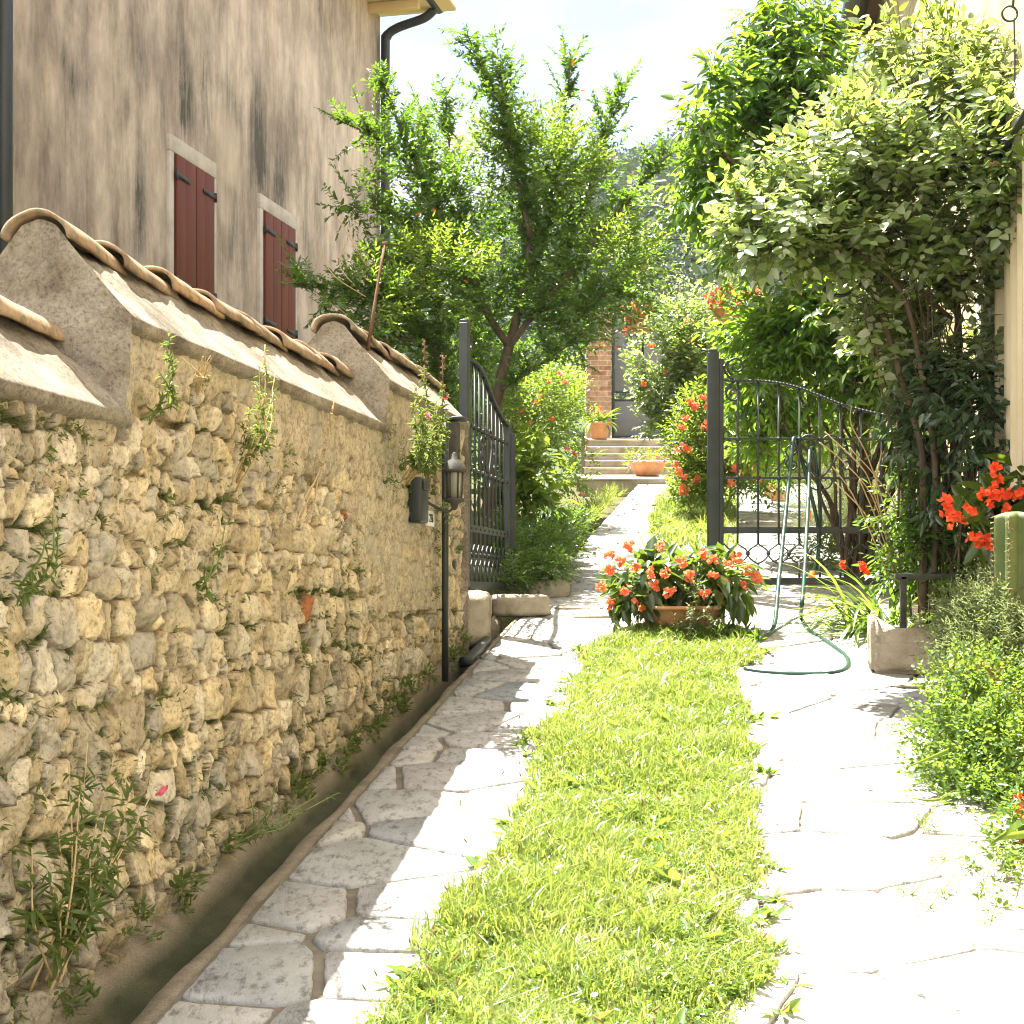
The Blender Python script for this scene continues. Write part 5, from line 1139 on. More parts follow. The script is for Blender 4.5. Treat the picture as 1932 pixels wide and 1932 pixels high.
# ---- leafy vine / light tree behind the rose
bt = empty('leafy_tree', G(2.55, 11.6), 'tall bright green tree with long drooping pointed leaves, behind the climbing rose', 'tree')
def ltree():
    base = G(2.6, 11.6); f = lambda pts: smooth_path(np.array([P(x, y, Y) for x, y, Y in pts]), 6); tr = MB()
    limbs = [f([(1640,1000,11.6),(1630,800,11.6),(1610,600,11.6),(1590,400,11.5),(1560,200,11.4),(1540,90,11.3)]), f([(1610,600,11.6),(1540,450,11.3),(1470,330,11.1),(1400,240,11)]), f([(1600,450,11.5),(1500,280,11.2),(1440,130,11.2),(1400,60,11.2)]), f([(1590,400,11.5),(1500,380,11),(1400,330,10.8),(1310,300,10.7)]), f([(1570,250,11.4),(1480,120,11.3),(1440,10,11.3)]), f([(1575,300,11.4),(1570,180,11.5),(1560,90,11.6)]), f([(1610,600,11.6),(1520,560,11.2),(1430,470,11),(1380,430,10.9)]), f([(1400,330,10.8),(1340,260,10.7),(1300,220,10.7)])]
    for i, q in enumerate(limbs): tr.addm(tube(q, np.linspace(.045 if i == 0 else .02, .004, len(q)), 7))
    B = [(P(1520, 180, 11.2), (.36, .5, .40)), (P(1570, 300, 11.3), (.28, .5, .40)), (P(1430, 260, 11.0), (.26, .4, .26)), (P(1400, 380, 10.9), (.24, .4, .24)), (P(1500, 380, 11.1), (.36, .5, .30)), (P(1440, 110, 11.2), (.16, .3, .20)), (P(1350, 330, 10.8), (.16, .3, .16)), (P(1510, 120, 11.4), (.22, .3, .20)), (P(1460, 30, 11.3), (.12, .2, .12)), (P(1540, 60, 11.4), (.10, .2, .16)), (P(1330, 240, 10.8), (.12, .2, .06)), (P(1420, 470, 10.9), (.2, .3, .16)), (P(1410, 180, 11.0), (.10, .2, .12)), (P(1320, 390, 10.8), (.12, .2, .14)), (P(1345, 160, 11.0), (.08, .2, .08))]
    p, d = blob_points(B, 1450, .45, .45, 3.4, 31); D = nrm(d * .8 + UP * .25 + .6 * rng.normal(size=d.shape))
    m = MB().addm(sprays(p, D, 7, .036, .105, .42, 50, .6, .42, .35, .14, -.3, leafdroop=.45, nb=d * .4 + np.array([-.1, -.4, 0]))); tr.addm(twig_sticks(p, D, .24, .003)); obj('trunk', tr, M['bark'], bt, True); obj('crown', m, M['vine'], bt)
ltree()
# ---- climbing vine hanging behind the closed gate leaf
vb = G(2.35, 10.6)
bush('climbing_vine', 'dense dark green vine with pointed leaves hanging over the closed gate leaf under the rose', 'climbing plant', vb, [(P(1560, 620, 10.5), (.46, .4, .24)), (P(1700, 660, 10.6), (.42, .4, .36)), (P(1620, 720, 10.5), (.40, .4, .22)), (P(1480, 640, 10.6), (.22, .3, .22)), (P(1800, 620, 10.6), (.32, .4, .5)), (P(1450, 560, 10.7), (.12, .3, .12)), (P(1760, 800, 10.7), (.34, .3, .3)), (P(1440, 720, 10.6), (.12, .2, .14)), (P(1580, 560, 10.7), (.4, .3, .14)), (P(1850, 850, 10.8), (.3, .3, .4))], 1700, 8, .034, .085, .42, M['vine'], .44, 3.4, .45, stems=26, sr=(.016, .005), stem_mat=M['bark'], seed=41, leafdroop=.35, droop=.3)
bush('climbing_vine', 'bright lit vine leaves climbing beside the tall post of the closed gate leaf', 'climbing plant', P(1440, 900, 11.6), [(P(1420, 740, 11.5), (.22, .3, .24)), (P(1480, 760, 11.6), (.22, .3, .2)), (P(1450, 830, 11.6), (.24, .3, .16)), (P(1400, 640, 11.7), (.14, .2, .16)), (P(1540, 800, 11.7), (.3, .3, .2))], 420, 7, .034, .085, .46, M['vine'], .42, 3.4, .5, seed=43, leafdroop=.35, droop=.3, stems=6)
# vine on the wires over the steps
bush('climbing_vine', 'pale loose vine trained along the wires above the steps', 'climbing plant', P(1230, 900, 15.5), [(P(1230, 410, 15.4), (.28, .4, .16)), (P(1310, 420, 15.5), (.35, .4, .14)), (P(1200, 470, 15.5), (.22, .3, .2)), (P(1280, 480, 15.5), (.3, .3, .14)), (P(1370, 440, 15.4), (.25, .3, .16)), (P(1360, 510, 15.6), (.25, .3, .12))], 170, 8, .032, .07, .55, M['rose'], .46, 3., .5, seed=45, stems=0)
# ---- rose bush with whitish leaves left of the closed leaf
rb, p, d = bush('rose_bush', 'rounded rose bush with pale grey-green leaves between the steps and the closed gate leaf', 'shrub', G(1.95, 15.8), [(P(1275, 660, 15.8), (.32, .4, .30)), (P(1320, 690, 15.7), (.28, .4, .36)), (P(1250, 730, 15.8), (.26, .4, .22)), (P(1300, 790, 15.7), (.26, .4, .28)), (P(1225, 680, 15.9), (.16, .3, .22)), (P(1280, 600, 16), (.26, .3, .14)), (P(1240, 790, 15.8), (.13, .2, .18))], 1300, 7, .028, .062, .6, M['rose'], .38, 3.4, .35, up=.5, seed=51, stems=7, nb=np.array([-.2, -.5, .4]))
for x, y in ((1345,568),(1305,640),(1255,700),(1340,660),(1230,655),(1215,725),(1300,605)): cluster(P(x, y, 15.45), np.array([0, -1., .2]), 4, .03, .04, M['begf'], rb, 'blossom')
# ---- flower boxes on the trellis
def boxplant(name, label, x0, x1, y0, y1, Y, fl, seed):
    a, b = P(x0, y0, Y), P(x1, y1, Y); w_ = b[0] - a[0]; h_ = a[2] - b[2]; c = (a + b) / 2
    e = empty(name, [c[0], Y, b[2]], label, 'flower box', 'terracotta boxes of orange begonias on the trellis')
    K = np.array([[sx * w_ / 2 * (.86 if z == 0 else 1), sy * .09 * (.8 if z == 0 else 1), z * h_] for z in (0, 1) for sx, sy in ((-1,-1),(1,-1),(1,1),(-1,1))]) + [c[0], Y, b[2]]
    mb = MB().add(K, np.array([[3,2,1,0],[4,5,6,7],[0,1,5,4],[1,2,6,5],[2,3,7,6],[3,0,4,7]])); mb.addm(box([c[0], Y, a[2] - .012], (w_ + .03, .21, .024))); obj('box', mb, M['terra'], e, bevel=.004)
    p, d = blob_points([((c[0], Y, a[2] + .07), (w_ * .62 + .05, .17, .17))], 90, .4); obj('foliage', MB().addm(sprays(p, nrm(d + .4 * UP), 5, .03, .07, .55, 55, .8, .45)), M['mid'], e)
    for k, (x, y) in enumerate(fl): cluster(P(x, y, Y - .14), np.array([0, -1., .2]), 8, .036, (.045, .05, .035), M['begf'], e)
boxplant('flower_box', 'small terracotta box of orange begonias hanging at the left end of the trellis', 1190, 1226, 604, 628, 17.0, [(1178,582),(1195,577),(1212,586),(1222,575),(1186,600),(1205,594),(1182,622),(1228,590)], 1)
boxplant('flower_box', 'larger terracotta box of orange begonias on the middle of the trellis', 1346, 1408, 583, 606, 17.0, [(1335,560),(1350,548),(1365,556),(1382,548),(1395,560),(1375,540),(1340,575),(1396,575),(1360,572),(1410,558),(1430,552)], 2)
# ---- begonia bowl at the end of the grass
def bowl_plant():
    c = G(P(1283, 1, 8.5)[0], 8.5, .0); e = empty('begonia_bowl', c, 'wide terracotta bowl brimming with coral begonias at the far end of the grass strip', 'potted plant')
    obj('bowl', MB().addm(lathe([(0,.0),(.14,.0),(.155,.015),(.215,.10),(.232,.128),(.25,.132),(.255,.14),(.25,.152),(.232,.152),(.225,.135),(.0,.13)], 44, c)), M['terra'], e, True)
    obj('soil', MB().addm(lathe([(.222,.132),(.1,.14),(.0,.142)], 24, c)), M['soil'], e)
    B = [(c + [-.18, -.04, .27], (.24, .25, .19)), (c + [.19, -.04, .28], (.26, .25, .19)), (c + [0, -.03, .36], (.26, .24, .16)), (c + [-.02, .1, .3], (.4, .2, .18)), (c + [-.28, -.08, .20], (.15, .16, .13)), (c + [.31, -.08, .22], (.15, .16, .13))]
    p, d = blob_points(B, 520, .3); D = nrm(d - .1 * UP + .35 * rng.normal(size=d.shape))
    n = len(p); L = rng.uniform(.07, .15, n); mb = MB().addm(leaf_geo(p - D * .04, nrm(D + [0, 0, -.45]), nrm(d * .7 + UP * .9 + .3 * rng.normal(size=(n, 3))), L, L * rng.uniform(.42, .58, n), .16, .28))
    obj('foliage', mb, M['beg'], e)
    i = rng.integers(0, n, 60); obj('stems', stems_to(c + UP * .13, p[i], .005, .003, spread=.05), M['stem'], e)
    pts = [(1150,1045),(1185,1032),(1150,1075),(1135,1105),(1200,1070),(1225,1080),(1255,1078),(1285,1060),(1180,1115),(1235,1105),(1262,1120),(1345,1055),(1390,1050),(1410,1075),(1345,1085),(1365,1100),(1400,1105),(1322,1045),(1300,1088),(1245,1030),(1205,1140),(1150,1140),(1375,1065),(1425,1090),(1330,1120),(1170,1060)]
    for x, y in pts: cluster(P(x, y, 8.5 - .22 * (1 - abs(x - 1280) / 260) - .08), np.array([0, -1., .15]), 8, .022, (.022, .02, .015), M['begf'], e, 'flower_cluster', 4)
bowl_plant()
# young mint in front of the bowl, and shaded weeds at its foot
bush('mint_plant', 'thin upright pale weed growing in front of the begonia bowl', 'plant', gnd(1315, 1205), [(P(1312, 1120, 8.2), (.025, .03, .06)), (P(1318, 1160, 8.2), (.06, .05, .07)), (P(1300, 1185, 8.2), (.07, .05, .05)), (P(1345, 1190, 8.2), (.06, .05, .05))], 60, 7, .012, .026, .55, M['greyg'], None, seed=61, stems=9, sr=(.002, .001), upd=.9)
mb = MB()
for k in range(46):
    X = rng.uniform(P(1190, 1, 8.3)[0], P(1420, 1, 8.3)[0]); Y = rng.uniform(8.1, 8.45); tuft(mb, G(X, Y, .02), 14, rng.uniform(.04, .085), rng.uniform(.1, .4), 1.0, np.array([0, -.2, .2]))
tag(obj('weeds', mb, M['mid'], None), kind='stuff')
# ---- upper steps: pots
def pot(parent, c, r, h, rim=.02):
    obj('pot', MB().addm(lathe([(0,0),(r*.68,0),(r*.72,.01),(r*.94,h-.05),(r*.96,h-.045),(r*1.06,h-.04),(r*1.06,h),(r*.94,h),(r*.9,h-.03),(0,h-.03)], 32, c)), M['terra'], parent, True)
c = P(1131, 829, 21.9); e = empty('potted_lily', c, 'strap-leaved plant in a tall terracotta pot at the top of the steps beside the pillar', 'potted plant'); pot(e, c, .15, .24)
def straps(c, n, L, wid, mat, parent, lift=1.0, name='foliage', out=None, bend=1.0, spread=.03, az=None):
    m = 7; V, Fq = [], []
    for k in range(n):
        a = rng.uniform(*az) if az else rng.uniform(0, 6.28); h = np.array([math.cos(a), math.sin(a), 0]); l = L * rng.uniform(.6, 1.15); e0 = rng.uniform(.35, 1.3) * lift
        t = np.linspace(0, 1, m); el = e0 - bend * t * rng.uniform(.8, 1.9); st = l / (m - 1)
        p = np.zeros((m, 3)); p[0] = c + rng.normal(0, spread, 3) * [1, 1, 0]
        for i in range(1, m): p[i] = p[i - 1] + st * (h * math.cos(el[i]) + UP * math.sin(el[i]))
        s = np.cross(h, UP); wv = wid * rng.uniform(.7, 1.2) * np.sin(np.clip(t * .9 + .1, 0, 1) * math.pi) ** .6; wv[-1] = .0005; up_ = .25 * wv
        b = len(V) * 3 * m // 1; V.append(np.concatenate([p - s * wv[:, None] + UP * up_[:, None], p, p + s * wv[:, None] + UP * up_[:, None]]))
        o = (len(V) - 1) * 3 * m; i = np.arange(m - 1); Fq.append(np.stack([i, i + m, i + m + 1, i + 1], -1) + o); Fq.append(np.stack([i + m, i + 2 * m, i + 2 * m + 1, i + m + 1], -1) + o)
    return obj(name, MB().add(np.concatenate(V), np.concatenate(Fq)), mat, parent, True)
straps(c + UP * .22, 34, .42, .022, M['mid'], e, 1.0); straps(c + UP * .22, 8, .35, .03, M['lime'], e, 1.1, 'young_leaves')
cluster(c + UP * .42 + np.array([0, -.05, 0]), np.array([0, -1., .3]), 6, .04, .06, M['begf'], e)
c = P(1222, 899, 20.1); e = empty('planter_bowl', c, 'wide shallow terracotta planter of small mixed flowers on the lowest step', 'potted plant')
obj('bowl', MB().addm(lathe([(0,0),(.13,0),(.15,.015),(.21,.10),(.235,.155),(.25,.16),(.25,.18),(.235,.18),(.22,.15),(0,.15)], 36, c)), M['terra'], e, True)
p, d = blob_points([(c + [0, 0, .2], (.26, .2, .10)), (c + [-.2, 0, .24], (.1, .1, .1))], 150, .4); obj('foliage', MB().addm(sprays(p, nrm(d + .6 * UP), 6, .02, .035, .4, 55, .8, .5)), M['lime'], e)
for x, y, mt in ((1188,880,'pinkf'),(1240,862,'pinkf'),(1253,868,'pinkf'),(1262,862,'pinkf'),(1195,858,'begf'),(1210,855,'lime')): cluster(P(x, y, 19.9), np.array([0, -1., .3]), 4, .022, .025, M[mt], e)
# ---- tall orange balsam shrub behind the meeting post
ob, p, d = bush('orange_balsam', 'tall loose bush of orange flowers standing behind the tall post of the closed gate leaf', 'shrub', G(1.95, 14.6), [(P(1325, 770, 14.5), (.18, .3, .16)), (P(1305, 830, 14.5), (.20, .3, .22)), (P(1340, 880, 14.4), (.26, .3, .24)), (P(1305, 910, 14.4), (.20, .3, .20)), (P(1400, 880, 14.5), (.28, .3, .26)), (P(1385, 790, 14.6), (.2, .3, .2))], 1500, 7, .028, .05, .45, M['lime'], .38, 4, .45, seed=71, stems=14)
for x, y in ((1325,750),(1335,765),(1350,745),(1310,765),(1295,790),(1285,805),(1330,800),(1300,760),(1275,850),(1290,845),(1300,848),(1340,865),(1348,870),(1275,875),(1280,890),(1290,902),(1315,905),(1290,920),(1370,855),(1400,855),(1385,885),(1395,895),(1420,880),(1440,850),(1380,910),(1430,900),(1290,930),(1355,780),(1445,865)): cluster(P(x, y, 14.12), np.array([0, -1., .2]), 6, .030, (.035, .06, .03), M['begf'], ob)
# small pots on the right path behind the gate
for x, y, r, h, lb in ((1468, 948, .10, .13, 'squat terracotta pot of green sedum on the path behind the closed gate leaf'), (1452, 938, .085, .15, 'small reddish terracotta pot standing behind the squat pot, seen through the gate')):
    c = gnd(x, y); e = empty('small_pot', c, lb, 'potted plant'); pot(e, c, r, h)
    p, d = blob_points([(c + UP * (h + .03), (r * .9, r * .9, .06))], 40, .4); obj('foliage', MB().addm(sprays(p, nrm(d + .6 * UP), 5, .014, .03, .5, 50, .8, .5)), M['lime'], e)
# ---- rosemary hedge on the right behind the gate
bush('rosemary_hedge', 'feathery grey-green rosemary hedge behind the bars of the closed gate leaf', 'shrub', G(2.6, 12.6), [(P(1600, 900, 12.6), (.34, .5, .36)), (P(1680, 880, 12.6), (.34, .5, .4)), (P(1570, 1000, 12.4), (.24, .4, .26)), (P(1650, 1000, 12.4), (.34, .4, .3)), (P(1540, 960, 12.6), (.2, .3, .24)), (P(1750, 900, 12.6), (.34, .4, .4))], 1500, 14, .014, .032, .16, M['greyg'], .40, 4., .45, up=.4, jit=.5, ang=45, upd=.9, seed=81, stems=12)
bush('herb_clump', 'low leafy herbs at the foot of the rosemary hedge behind the gate', 'plant', G(2.0, 11.6), [(P(1550, 1050, 11.2), (.14, .2, .12)), (P(1600, 1040, 11.1), (.18, .2, .16)), (P(1660, 1040, 11.0), (.22, .2, .16))], 180, 7, .02, .05, .4, M['lime'], .4, 4, .45, seed=83, stems=5)
# ---- bed on the left beyond the gateway
bush('flowering_shrub', 'tall mixed shrub with small coral flowers filling the bed left of the upper path', 'shrub', G(.25, 14.2), [(P(1010, 800, 14.2), (.36, .5, .34)), (P(1060, 790, 14.4), (.26, .5, .36)), (P(1000, 740, 14.2), (.26, .4, .22)), (P(1080, 850, 14.3), (.18, .3, .26)), (P(1050, 715, 14.6), (.2, .3, .2)), (P(1085, 900, 14.2), (.15, .3, .16)), (P(970, 830, 14), (.2, .4, .3))], 900, 8, .026, .046, .42, M['lime'], .43, 3.6, .42, seed=91, stems=16)
fs_ = [o for o in bpy.data.objects if o.get('label', '').startswith('tall mixed shrub')][0]
for x, y in ((1035,720),(1010,760),(1055,705),(985,775),(1040,790),(1070,845),(1085,855),(1075,905),(1098,930),(1020,745),(1065,720),(1000,800)): cluster(P(x, y, 13.75), np.array([0, -1., .2]), 4, .022, .03, M['pinkf'] if y > 840 else M['begf'], fs_, 'blossom')
bush('broadleaf_shrub', 'yellow-green broad-leaved hydrangea beside the hinge end of the open gate leaf', 'shrub', G(.08, 11.2), [(P(975, 890, 11.2), (.14, .25, .18)), (P(1005, 920, 11.3), (.14, .25, .14)), (P(965, 960, 11.2), (.12, .2, .16)), (P(1020, 880, 11.5), (.1, .2, .1))], 130, 6, .04, .11, .62, M['lime'], .38, 3, .4, up=1.0, seed=93, stems=6)
c = G(.33, 12.6, .0); e = empty('spider_plant', c, 'dark spiky strap-leaved plant in a terracotta pot at the left edge of the upper path', 'potted plant'); pot(e, c, .14, .22)
straps(c + UP * .25, 80, .42, .013, M['dark'], e, .9, bend=1.1); straps(c + UP * .24, 14, .40, .012, M['lime'], e, .7, 'pale_leaves')
c = G(.22, 11.7); e = empty('broad_leaf_plant', c, 'low plant with very large dark drooping leaves at the edge of the upper path', 'plant'); straps(c + UP * .12, 11, .42, .062, M['dark'], e, .8, bend=.9)
bush('ground_cover', 'low mound of small-leaved ground cover spilling over the kerb stone by the gateway', 'plant', G(.02, 10.2), [(P(985, 1045, 10.3), (.16, .35, .10)), (P(1030, 1035, 10.6), (.14, .45, .10)), (P(1060, 1015, 11.3), (.13, .45, .09)), (P(1075, 990, 12.4), (.12, .5, .09)), (P(1040, 1070, 9.9), (.10, .3, .05)), (P(960, 1085, 9.6), (.10, .2, .07)), (P(1000, 1075, 9.9), (.14, .2, .06)), (P(1050, 1010, 11.5), (.12, .3, .08)), (P(960, 1010, 10.6), (.12, .3, .1))], 1100, 8, .016, .038, .45, M['mid'], .32, 5, .4, seed=95, stems=0)
mb = MB()
for k in range(110):
    Y = rng.uniform(12.2, 18.5); X = -1.45 + .147 * Y + .03 + rng.normal(0, .06) - .08; tuft(mb, np.array([X, Y, float(gz(Y))]), 16, rng.uniform(.08, .15), .05, 1.1, np.array([.3, -.1, .3]))
tag(obj('path_edge_grass', mb, M['grass'], None), kind='stuff')
# ------------------------------------------------------------------ right-hand bed in front
struct('bed', strip(lambda Y: Xr(Y) + .32, lambda Y: Xhouse(Y) - .0, 1.0, 19, .035, 90, 14, .05), M['soil'])
# day lily clump by the hose
c = gnd(1640, 1195); e = empty('day_lily', c, 'clump of long arching bright green strap leaves beside the stone trough', 'plant')
straps(c + UP * .01, 70, .62, .0105, M['lime'], e, 1.1, bend=1.15, spread=.07, az=(1.6, 4.6)); straps(c + UP * .01 + [.08, .05, 0], 60, .55, .010, M['mid'], e, 1.15, 'inner_leaves', bend=1.0, spread=.07)
e = empty('dry_stalks', gnd(1690, 1185), 'sheaf of bare straw-coloured stalks leaning left in front of the closed gate leaf', 'plant'); mb = MB()
for pts in ([(1690,1100),(1668,960),(1640,860),(1612,800),(1605,765)], [(1690,1080),(1640,940),(1590,870),(1545,835)], [(1700,1090),(1650,930),(1620,880),(1560,815)], [(1680,1100),(1650,1020),(1610,930),(1570,880)], [(1700,1060),(1690,960),(1650,900),(1600,845)], [(1695,1100),(1655,985),(1620,905)], [(1690,1080),(1660,930),(1660,850)], [(1700,1100),(1640,980),(1580,910)]):
    mb.addm(tube(smooth_path([P(x + rng.normal(0, 3), y, 7.9 - .1 * i) for i, (x, y) in enumerate(pts)], 5), .0035, 5))
obj('stalks', mb, M['dry'], e)
for x, y in ((1590,1065),(1625,1062),(1632,1075)): cluster(P(x, y, 7.6), np.array([0, -1., .2]), 4, .02, .01, M['redf'], e, 'blossom')
M['glossy'] = mat_leaf('bluish_leaves', [(.02,.045,.02),(.05,.085,.045),(.13,.17,.12)], (.2,.34,.06), .34, .24, .9)
bush('glossy_shrub', 'glossy shrub with drooping bluish-green leaves under the right end of the rose', 'shrub', P(1800, 1180, 7.6), [(P(1790, 780, 7.6), (.20, .3, .20)), (P(1850, 800, 7.5), (.16, .3, .22)), (P(1760, 720, 7.7), (.14, .2, .14)), (P(1820, 890, 7.5), (.18, .25, .16)), (P(1740, 820, 7.7), (.12, .2, .12)), (P(1880, 840, 7.3), (.1, .2, .14))], 300, 7, .03, .075, .42, M['glossy'], .42, 4, .45, seed=101, stems=12, sr=(.008, .003), leafdroop=.5, droop=.3, stem_mat=M['bark'])
bush('leafy_shrub', 'light green leafy growth between the trough and the bluish glossy shrub', 'shrub', P(1760, 1180, 7.8), [(P(1730, 980, 7.8), (.14, .2, .18)), (P(1790, 1010, 7.7), (.14, .2, .2)), (P(1720, 1070, 7.9), (.10, .2, .10)), (P(1830, 1080, 7.6), (.12, .2, .14)), (P(1770, 900, 7.9), (.12, .2, .12))], 330, 7, .028, .06, .40, M['mid'], .42, 4.5, .45, seed=103, stems=14, leafdroop=.25)
# sedum in the trough
bush('sedum', 'pale green sedum rosettes growing in the stone trough', 'plant', P(1790, 1170, 7.35), [(P(1785, 1118, 7.35), (.06, .06, .05)), (P(1840, 1130, 7.4), (.12, .1, .06)), (P(1760, 1172, 7.35), (.1, .08, .025))], 150, 7, .005, .02, .6, M['lime'], None, up=.6, seed=105, stems=6, sr=(.004, .003), sticks=False)
# big red begonia
c = G(P(1905, 1, 6.75)[0], 6.75); e = empty('scarlet_begonia', c, 'scarlet begonia with large dark leaves in a tall pot behind the cactus', 'potted plant'); pot(e, c, .17, .50)
B = [(P(1860, 945, 6.7), (.15, .15, .13)), (P(1915, 930, 6.7), (.14, .15, .17)), (P(1890, 1000, 6.6), (.16, .14, .11))]
p, d = blob_points(B, 95, .35); n = len(p); L = rng.uniform(.10, .17, n); D = nrm(d + [0, -.1, -.35] + .3 * rng.normal(size=d.shape)); obj('foliage', MB().addm(leaf_geo(p - D * .05, D, nrm(d * .5 + UP + .3 * rng.normal(size=d.shape)), L, L * .5, .2, .3)), M['beg'], e, True)
obj('stems', stems_to(c + UP * .48, p[:26], .007, .004, spread=.05), M['stem'], e)
for x, y in ((1790,965),(1812,975),(1800,985),(1828,965),(1855,932),(1872,925),(1885,935),(1868,945),(1905,935),(1922,930),(1845,1018),(1862,1020),(1880,1022),(1900,960),(1875,880),(1880,905),(1835,1012),(1910,1000),(1783,945),(1898,1015)): cluster(P(x, y, 6.48), np.array([0, -1., .1]), 6, .023, (.016, .03, .016), M['redf'], e, 'flower_cluster', 4)
# cactus
c = G(P(1915, 1, 6.1)[0], 6.1); e = empty('column_cactus', c, 'upright ribbed green column cactus at the right edge, in front of the scarlet begonia', 'cactus'); pot(e, c, .11, .20)
zt = (HY - 965) / F * 6.1; z0 = c[2] + .17; mt = mat_noise('cactus_skin', [(.055,.08,.02),(.08,.11,.03),(.11,.135,.045)], 9, .6, .3, .3, 60, .004)
n = 60; zs = np.concatenate([np.linspace(z0, zt - .03, 18), zt - .03 + .03 * np.sin(np.linspace(.2, 1.57, 7))]); V = []; sp = MB()
for i, z in enumerate(zs):
    f = 1 if i < 18 else math.cos(np.linspace(.2, 1.57, 7)[i - 18]); a = np.arange(n) * 2 * math.pi / n + .35; r = (.046 + .034 * np.abs(np.cos((a - .35) * 2.5)) ** 1.6) * max(f, .03); V.append(np.stack([c[0] + r * np.cos(a), c[1] + r * np.sin(a), np.full(n, z)], -1))
i = np.arange(len(zs) - 1)[:, None] * n; j = np.arange(n)[None]; obj('body', MB().add(np.concatenate(V), np.stack([i + j, i + (j + 1) % n, i + n + (j + 1) % n, i + n + j], -1).reshape(-1, 4)), mt, e, True)
for k in range(5):
    a = (k * math.pi) / 2.5 - .35 + .7; a = k * 2 * math.pi / 5 + .35
    for z in np.arange(z0 + .02, zt, .022):
        b = c * [1, 1, 0] + np.array([math.cos(a - 0), math.sin(a), 0]) * .081 + UP * z; d = nrm(np.array([math.cos(a), math.sin(a), 0]) + .7 * rng.normal(size=(5, 3))); sp.addm(twig_sticks(np.repeat(b[None], 5, 0), d, .014, .0009))
obj('spines', sp, M['dry'], e)['kind'] = 'stuff'
# dark square planter and low herbs
c = P(1800, 1200, 7.15); e = empty('dark_planter', c, 'dark square planter half hidden between the trough and the herbs', 'planter'); obj('tub', MB().addm(box(c + [.08, .1, .05], (.22, .2, .26))), M['pipe'], e, bevel=.008); obj('soil', MB().addm(box(c + [.08, .1, .178], (.19, .17, .012))), M['soil'], e)
bush('santolina', 'mound of feathery pale silver-green santolina above the parsley bed', 'plant', G(2.0, 6.25), [(P(1870, 1160, 6.3), (.17, .25, .12)), (P(1920, 1150, 6.2), (.16, .25, .13)), (P(1830, 1200, 6.3), (.14, .2, .12)), (P(1900, 1220, 6.1), (.2, .25, .13)), (P(1820, 1250, 6.2), (.10, .15, .09))], 1700, 11, .011, .024, .24, M['greyg'], .36, 6, .4, up=.3, jit=.55, ang=50, upd=.9, seed=111, stems=0)
M['parsley'] = mat_leaf('parsley_leaves', [(.035,.08,.015),(.055,.115,.02),(.09,.16,.03)], (.34,.48,.05), .42, .45, .4)
bush('parsley', 'dense sunlit clump of parsley spilling over the right edge of the paving', 'plant', G(1.62, 5.5), [(P(1830, 1300, 5.8), (.16, .25, .13)), (P(1890, 1330, 5.7), (.20, .3, .16)), (P(1800, 1400, 5.5), (.15, .25, .15)), (P(1860, 1430, 5.4), (.18, .25, .16)), (P(1920, 1440, 5.3), (.14, .3, .18)), (P(1790, 1480, 5.25), (.11, .16, .10)), (P(1850, 1500, 5.2), (.16, .2, .10)), (P(1920, 1540, 5.0), (.12, .2, .1)), (P(1820, 1350, 5.6), (.14, .2, .12))], 1500, 9, .011, .024, .62, M['parsley'], .42, 5, .42, up=.7, jit=.6, upd=.7, seed=113, stems=0)
bush('parsley', 'lower straggling parsley at the right edge of the photo beside the white paving', 'plant', G(1.25, 3.95), [(P(1925, 1650, 4.4), (.10, .15, .06)), (P(1932, 1740, 4.1), (.08, .15, .06)), (P(1945, 1600, 4.6), (.10, .15, .08))], 170, 9, .011, .024, .6, M['parsley'], .38, 6, .4, upd=.6, jit=.6, seed=115, stems=0)
# terracotta pots showing between the leaves
for x, y, r, lb in ((1845, 1262, .10, 'terracotta pot lying among the santolina and parsley'), (1895, 1395, .07, 'small terracotta pot half buried in parsley at the right')):
    c = P(x, y, 5.9 if y < 1300 else 5.45); e = empty('terracotta_pot', c - UP * .14, lb, 'pot'); pot(e, c - UP * .14, r, .17)
# fennel umbels leaning over the paving
e = empty('fennel', G(1.6, 5.0), 'thin fennel stems with yellow-green umbels leaning out over the white paving', 'plant'); mb = MB(); um = MB()
for (bx, by, x, y, Y) in ((1850,1400,1710,1400,5.4), (1850,1400,1690,1380,5.4), (1840,1500,1745,1590,4.9), (1850,1540,1760,1560,4.8), (1880,1560,1780,1660,4.5), (1900,1580,1720,1760,4.2), (1900,1600,1755,1780,4.1), (1910,1600,1850,1700,4.2), (1915,1620,1790,1730,4.2), (1920,1640,1870,1800,4.0), (1910,1500,1900,1310,5.3), (1920,1540,1915,1390,5.2), (1900,1350,1850,1330,5.5)):
    a, b = P(bx, by, Y + .35), P(x, y, Y); g = float(gz(Y)) + .02; b[2] = max(b[2], g); q = smooth_path([a, (a + b) / 2 + UP * .05, b], 6); mb.addm(tube(q, .0016, 4)); D = nrm(np.array([b[0] - a[0], b[1] - a[1], .1]))
    k = 16; rays = nrm(D + .75 * rng.normal(size=(k, 3))); mb.addm(twig_sticks(np.repeat(b[None], k, 0), rays, .03, .0006)); tips = b + rays * .03
    t2 = np.repeat(tips, 5, 0) + rng.normal(0, .006, (k * 5, 3)); um.addm(leaf_geo(t2, rand_unit(k * 5), rand_unit(k * 5), .007, .006, .1, 0, True))
obj('stems', mb, M['stem'], e); obj('umbels', um, M['lime'], e)
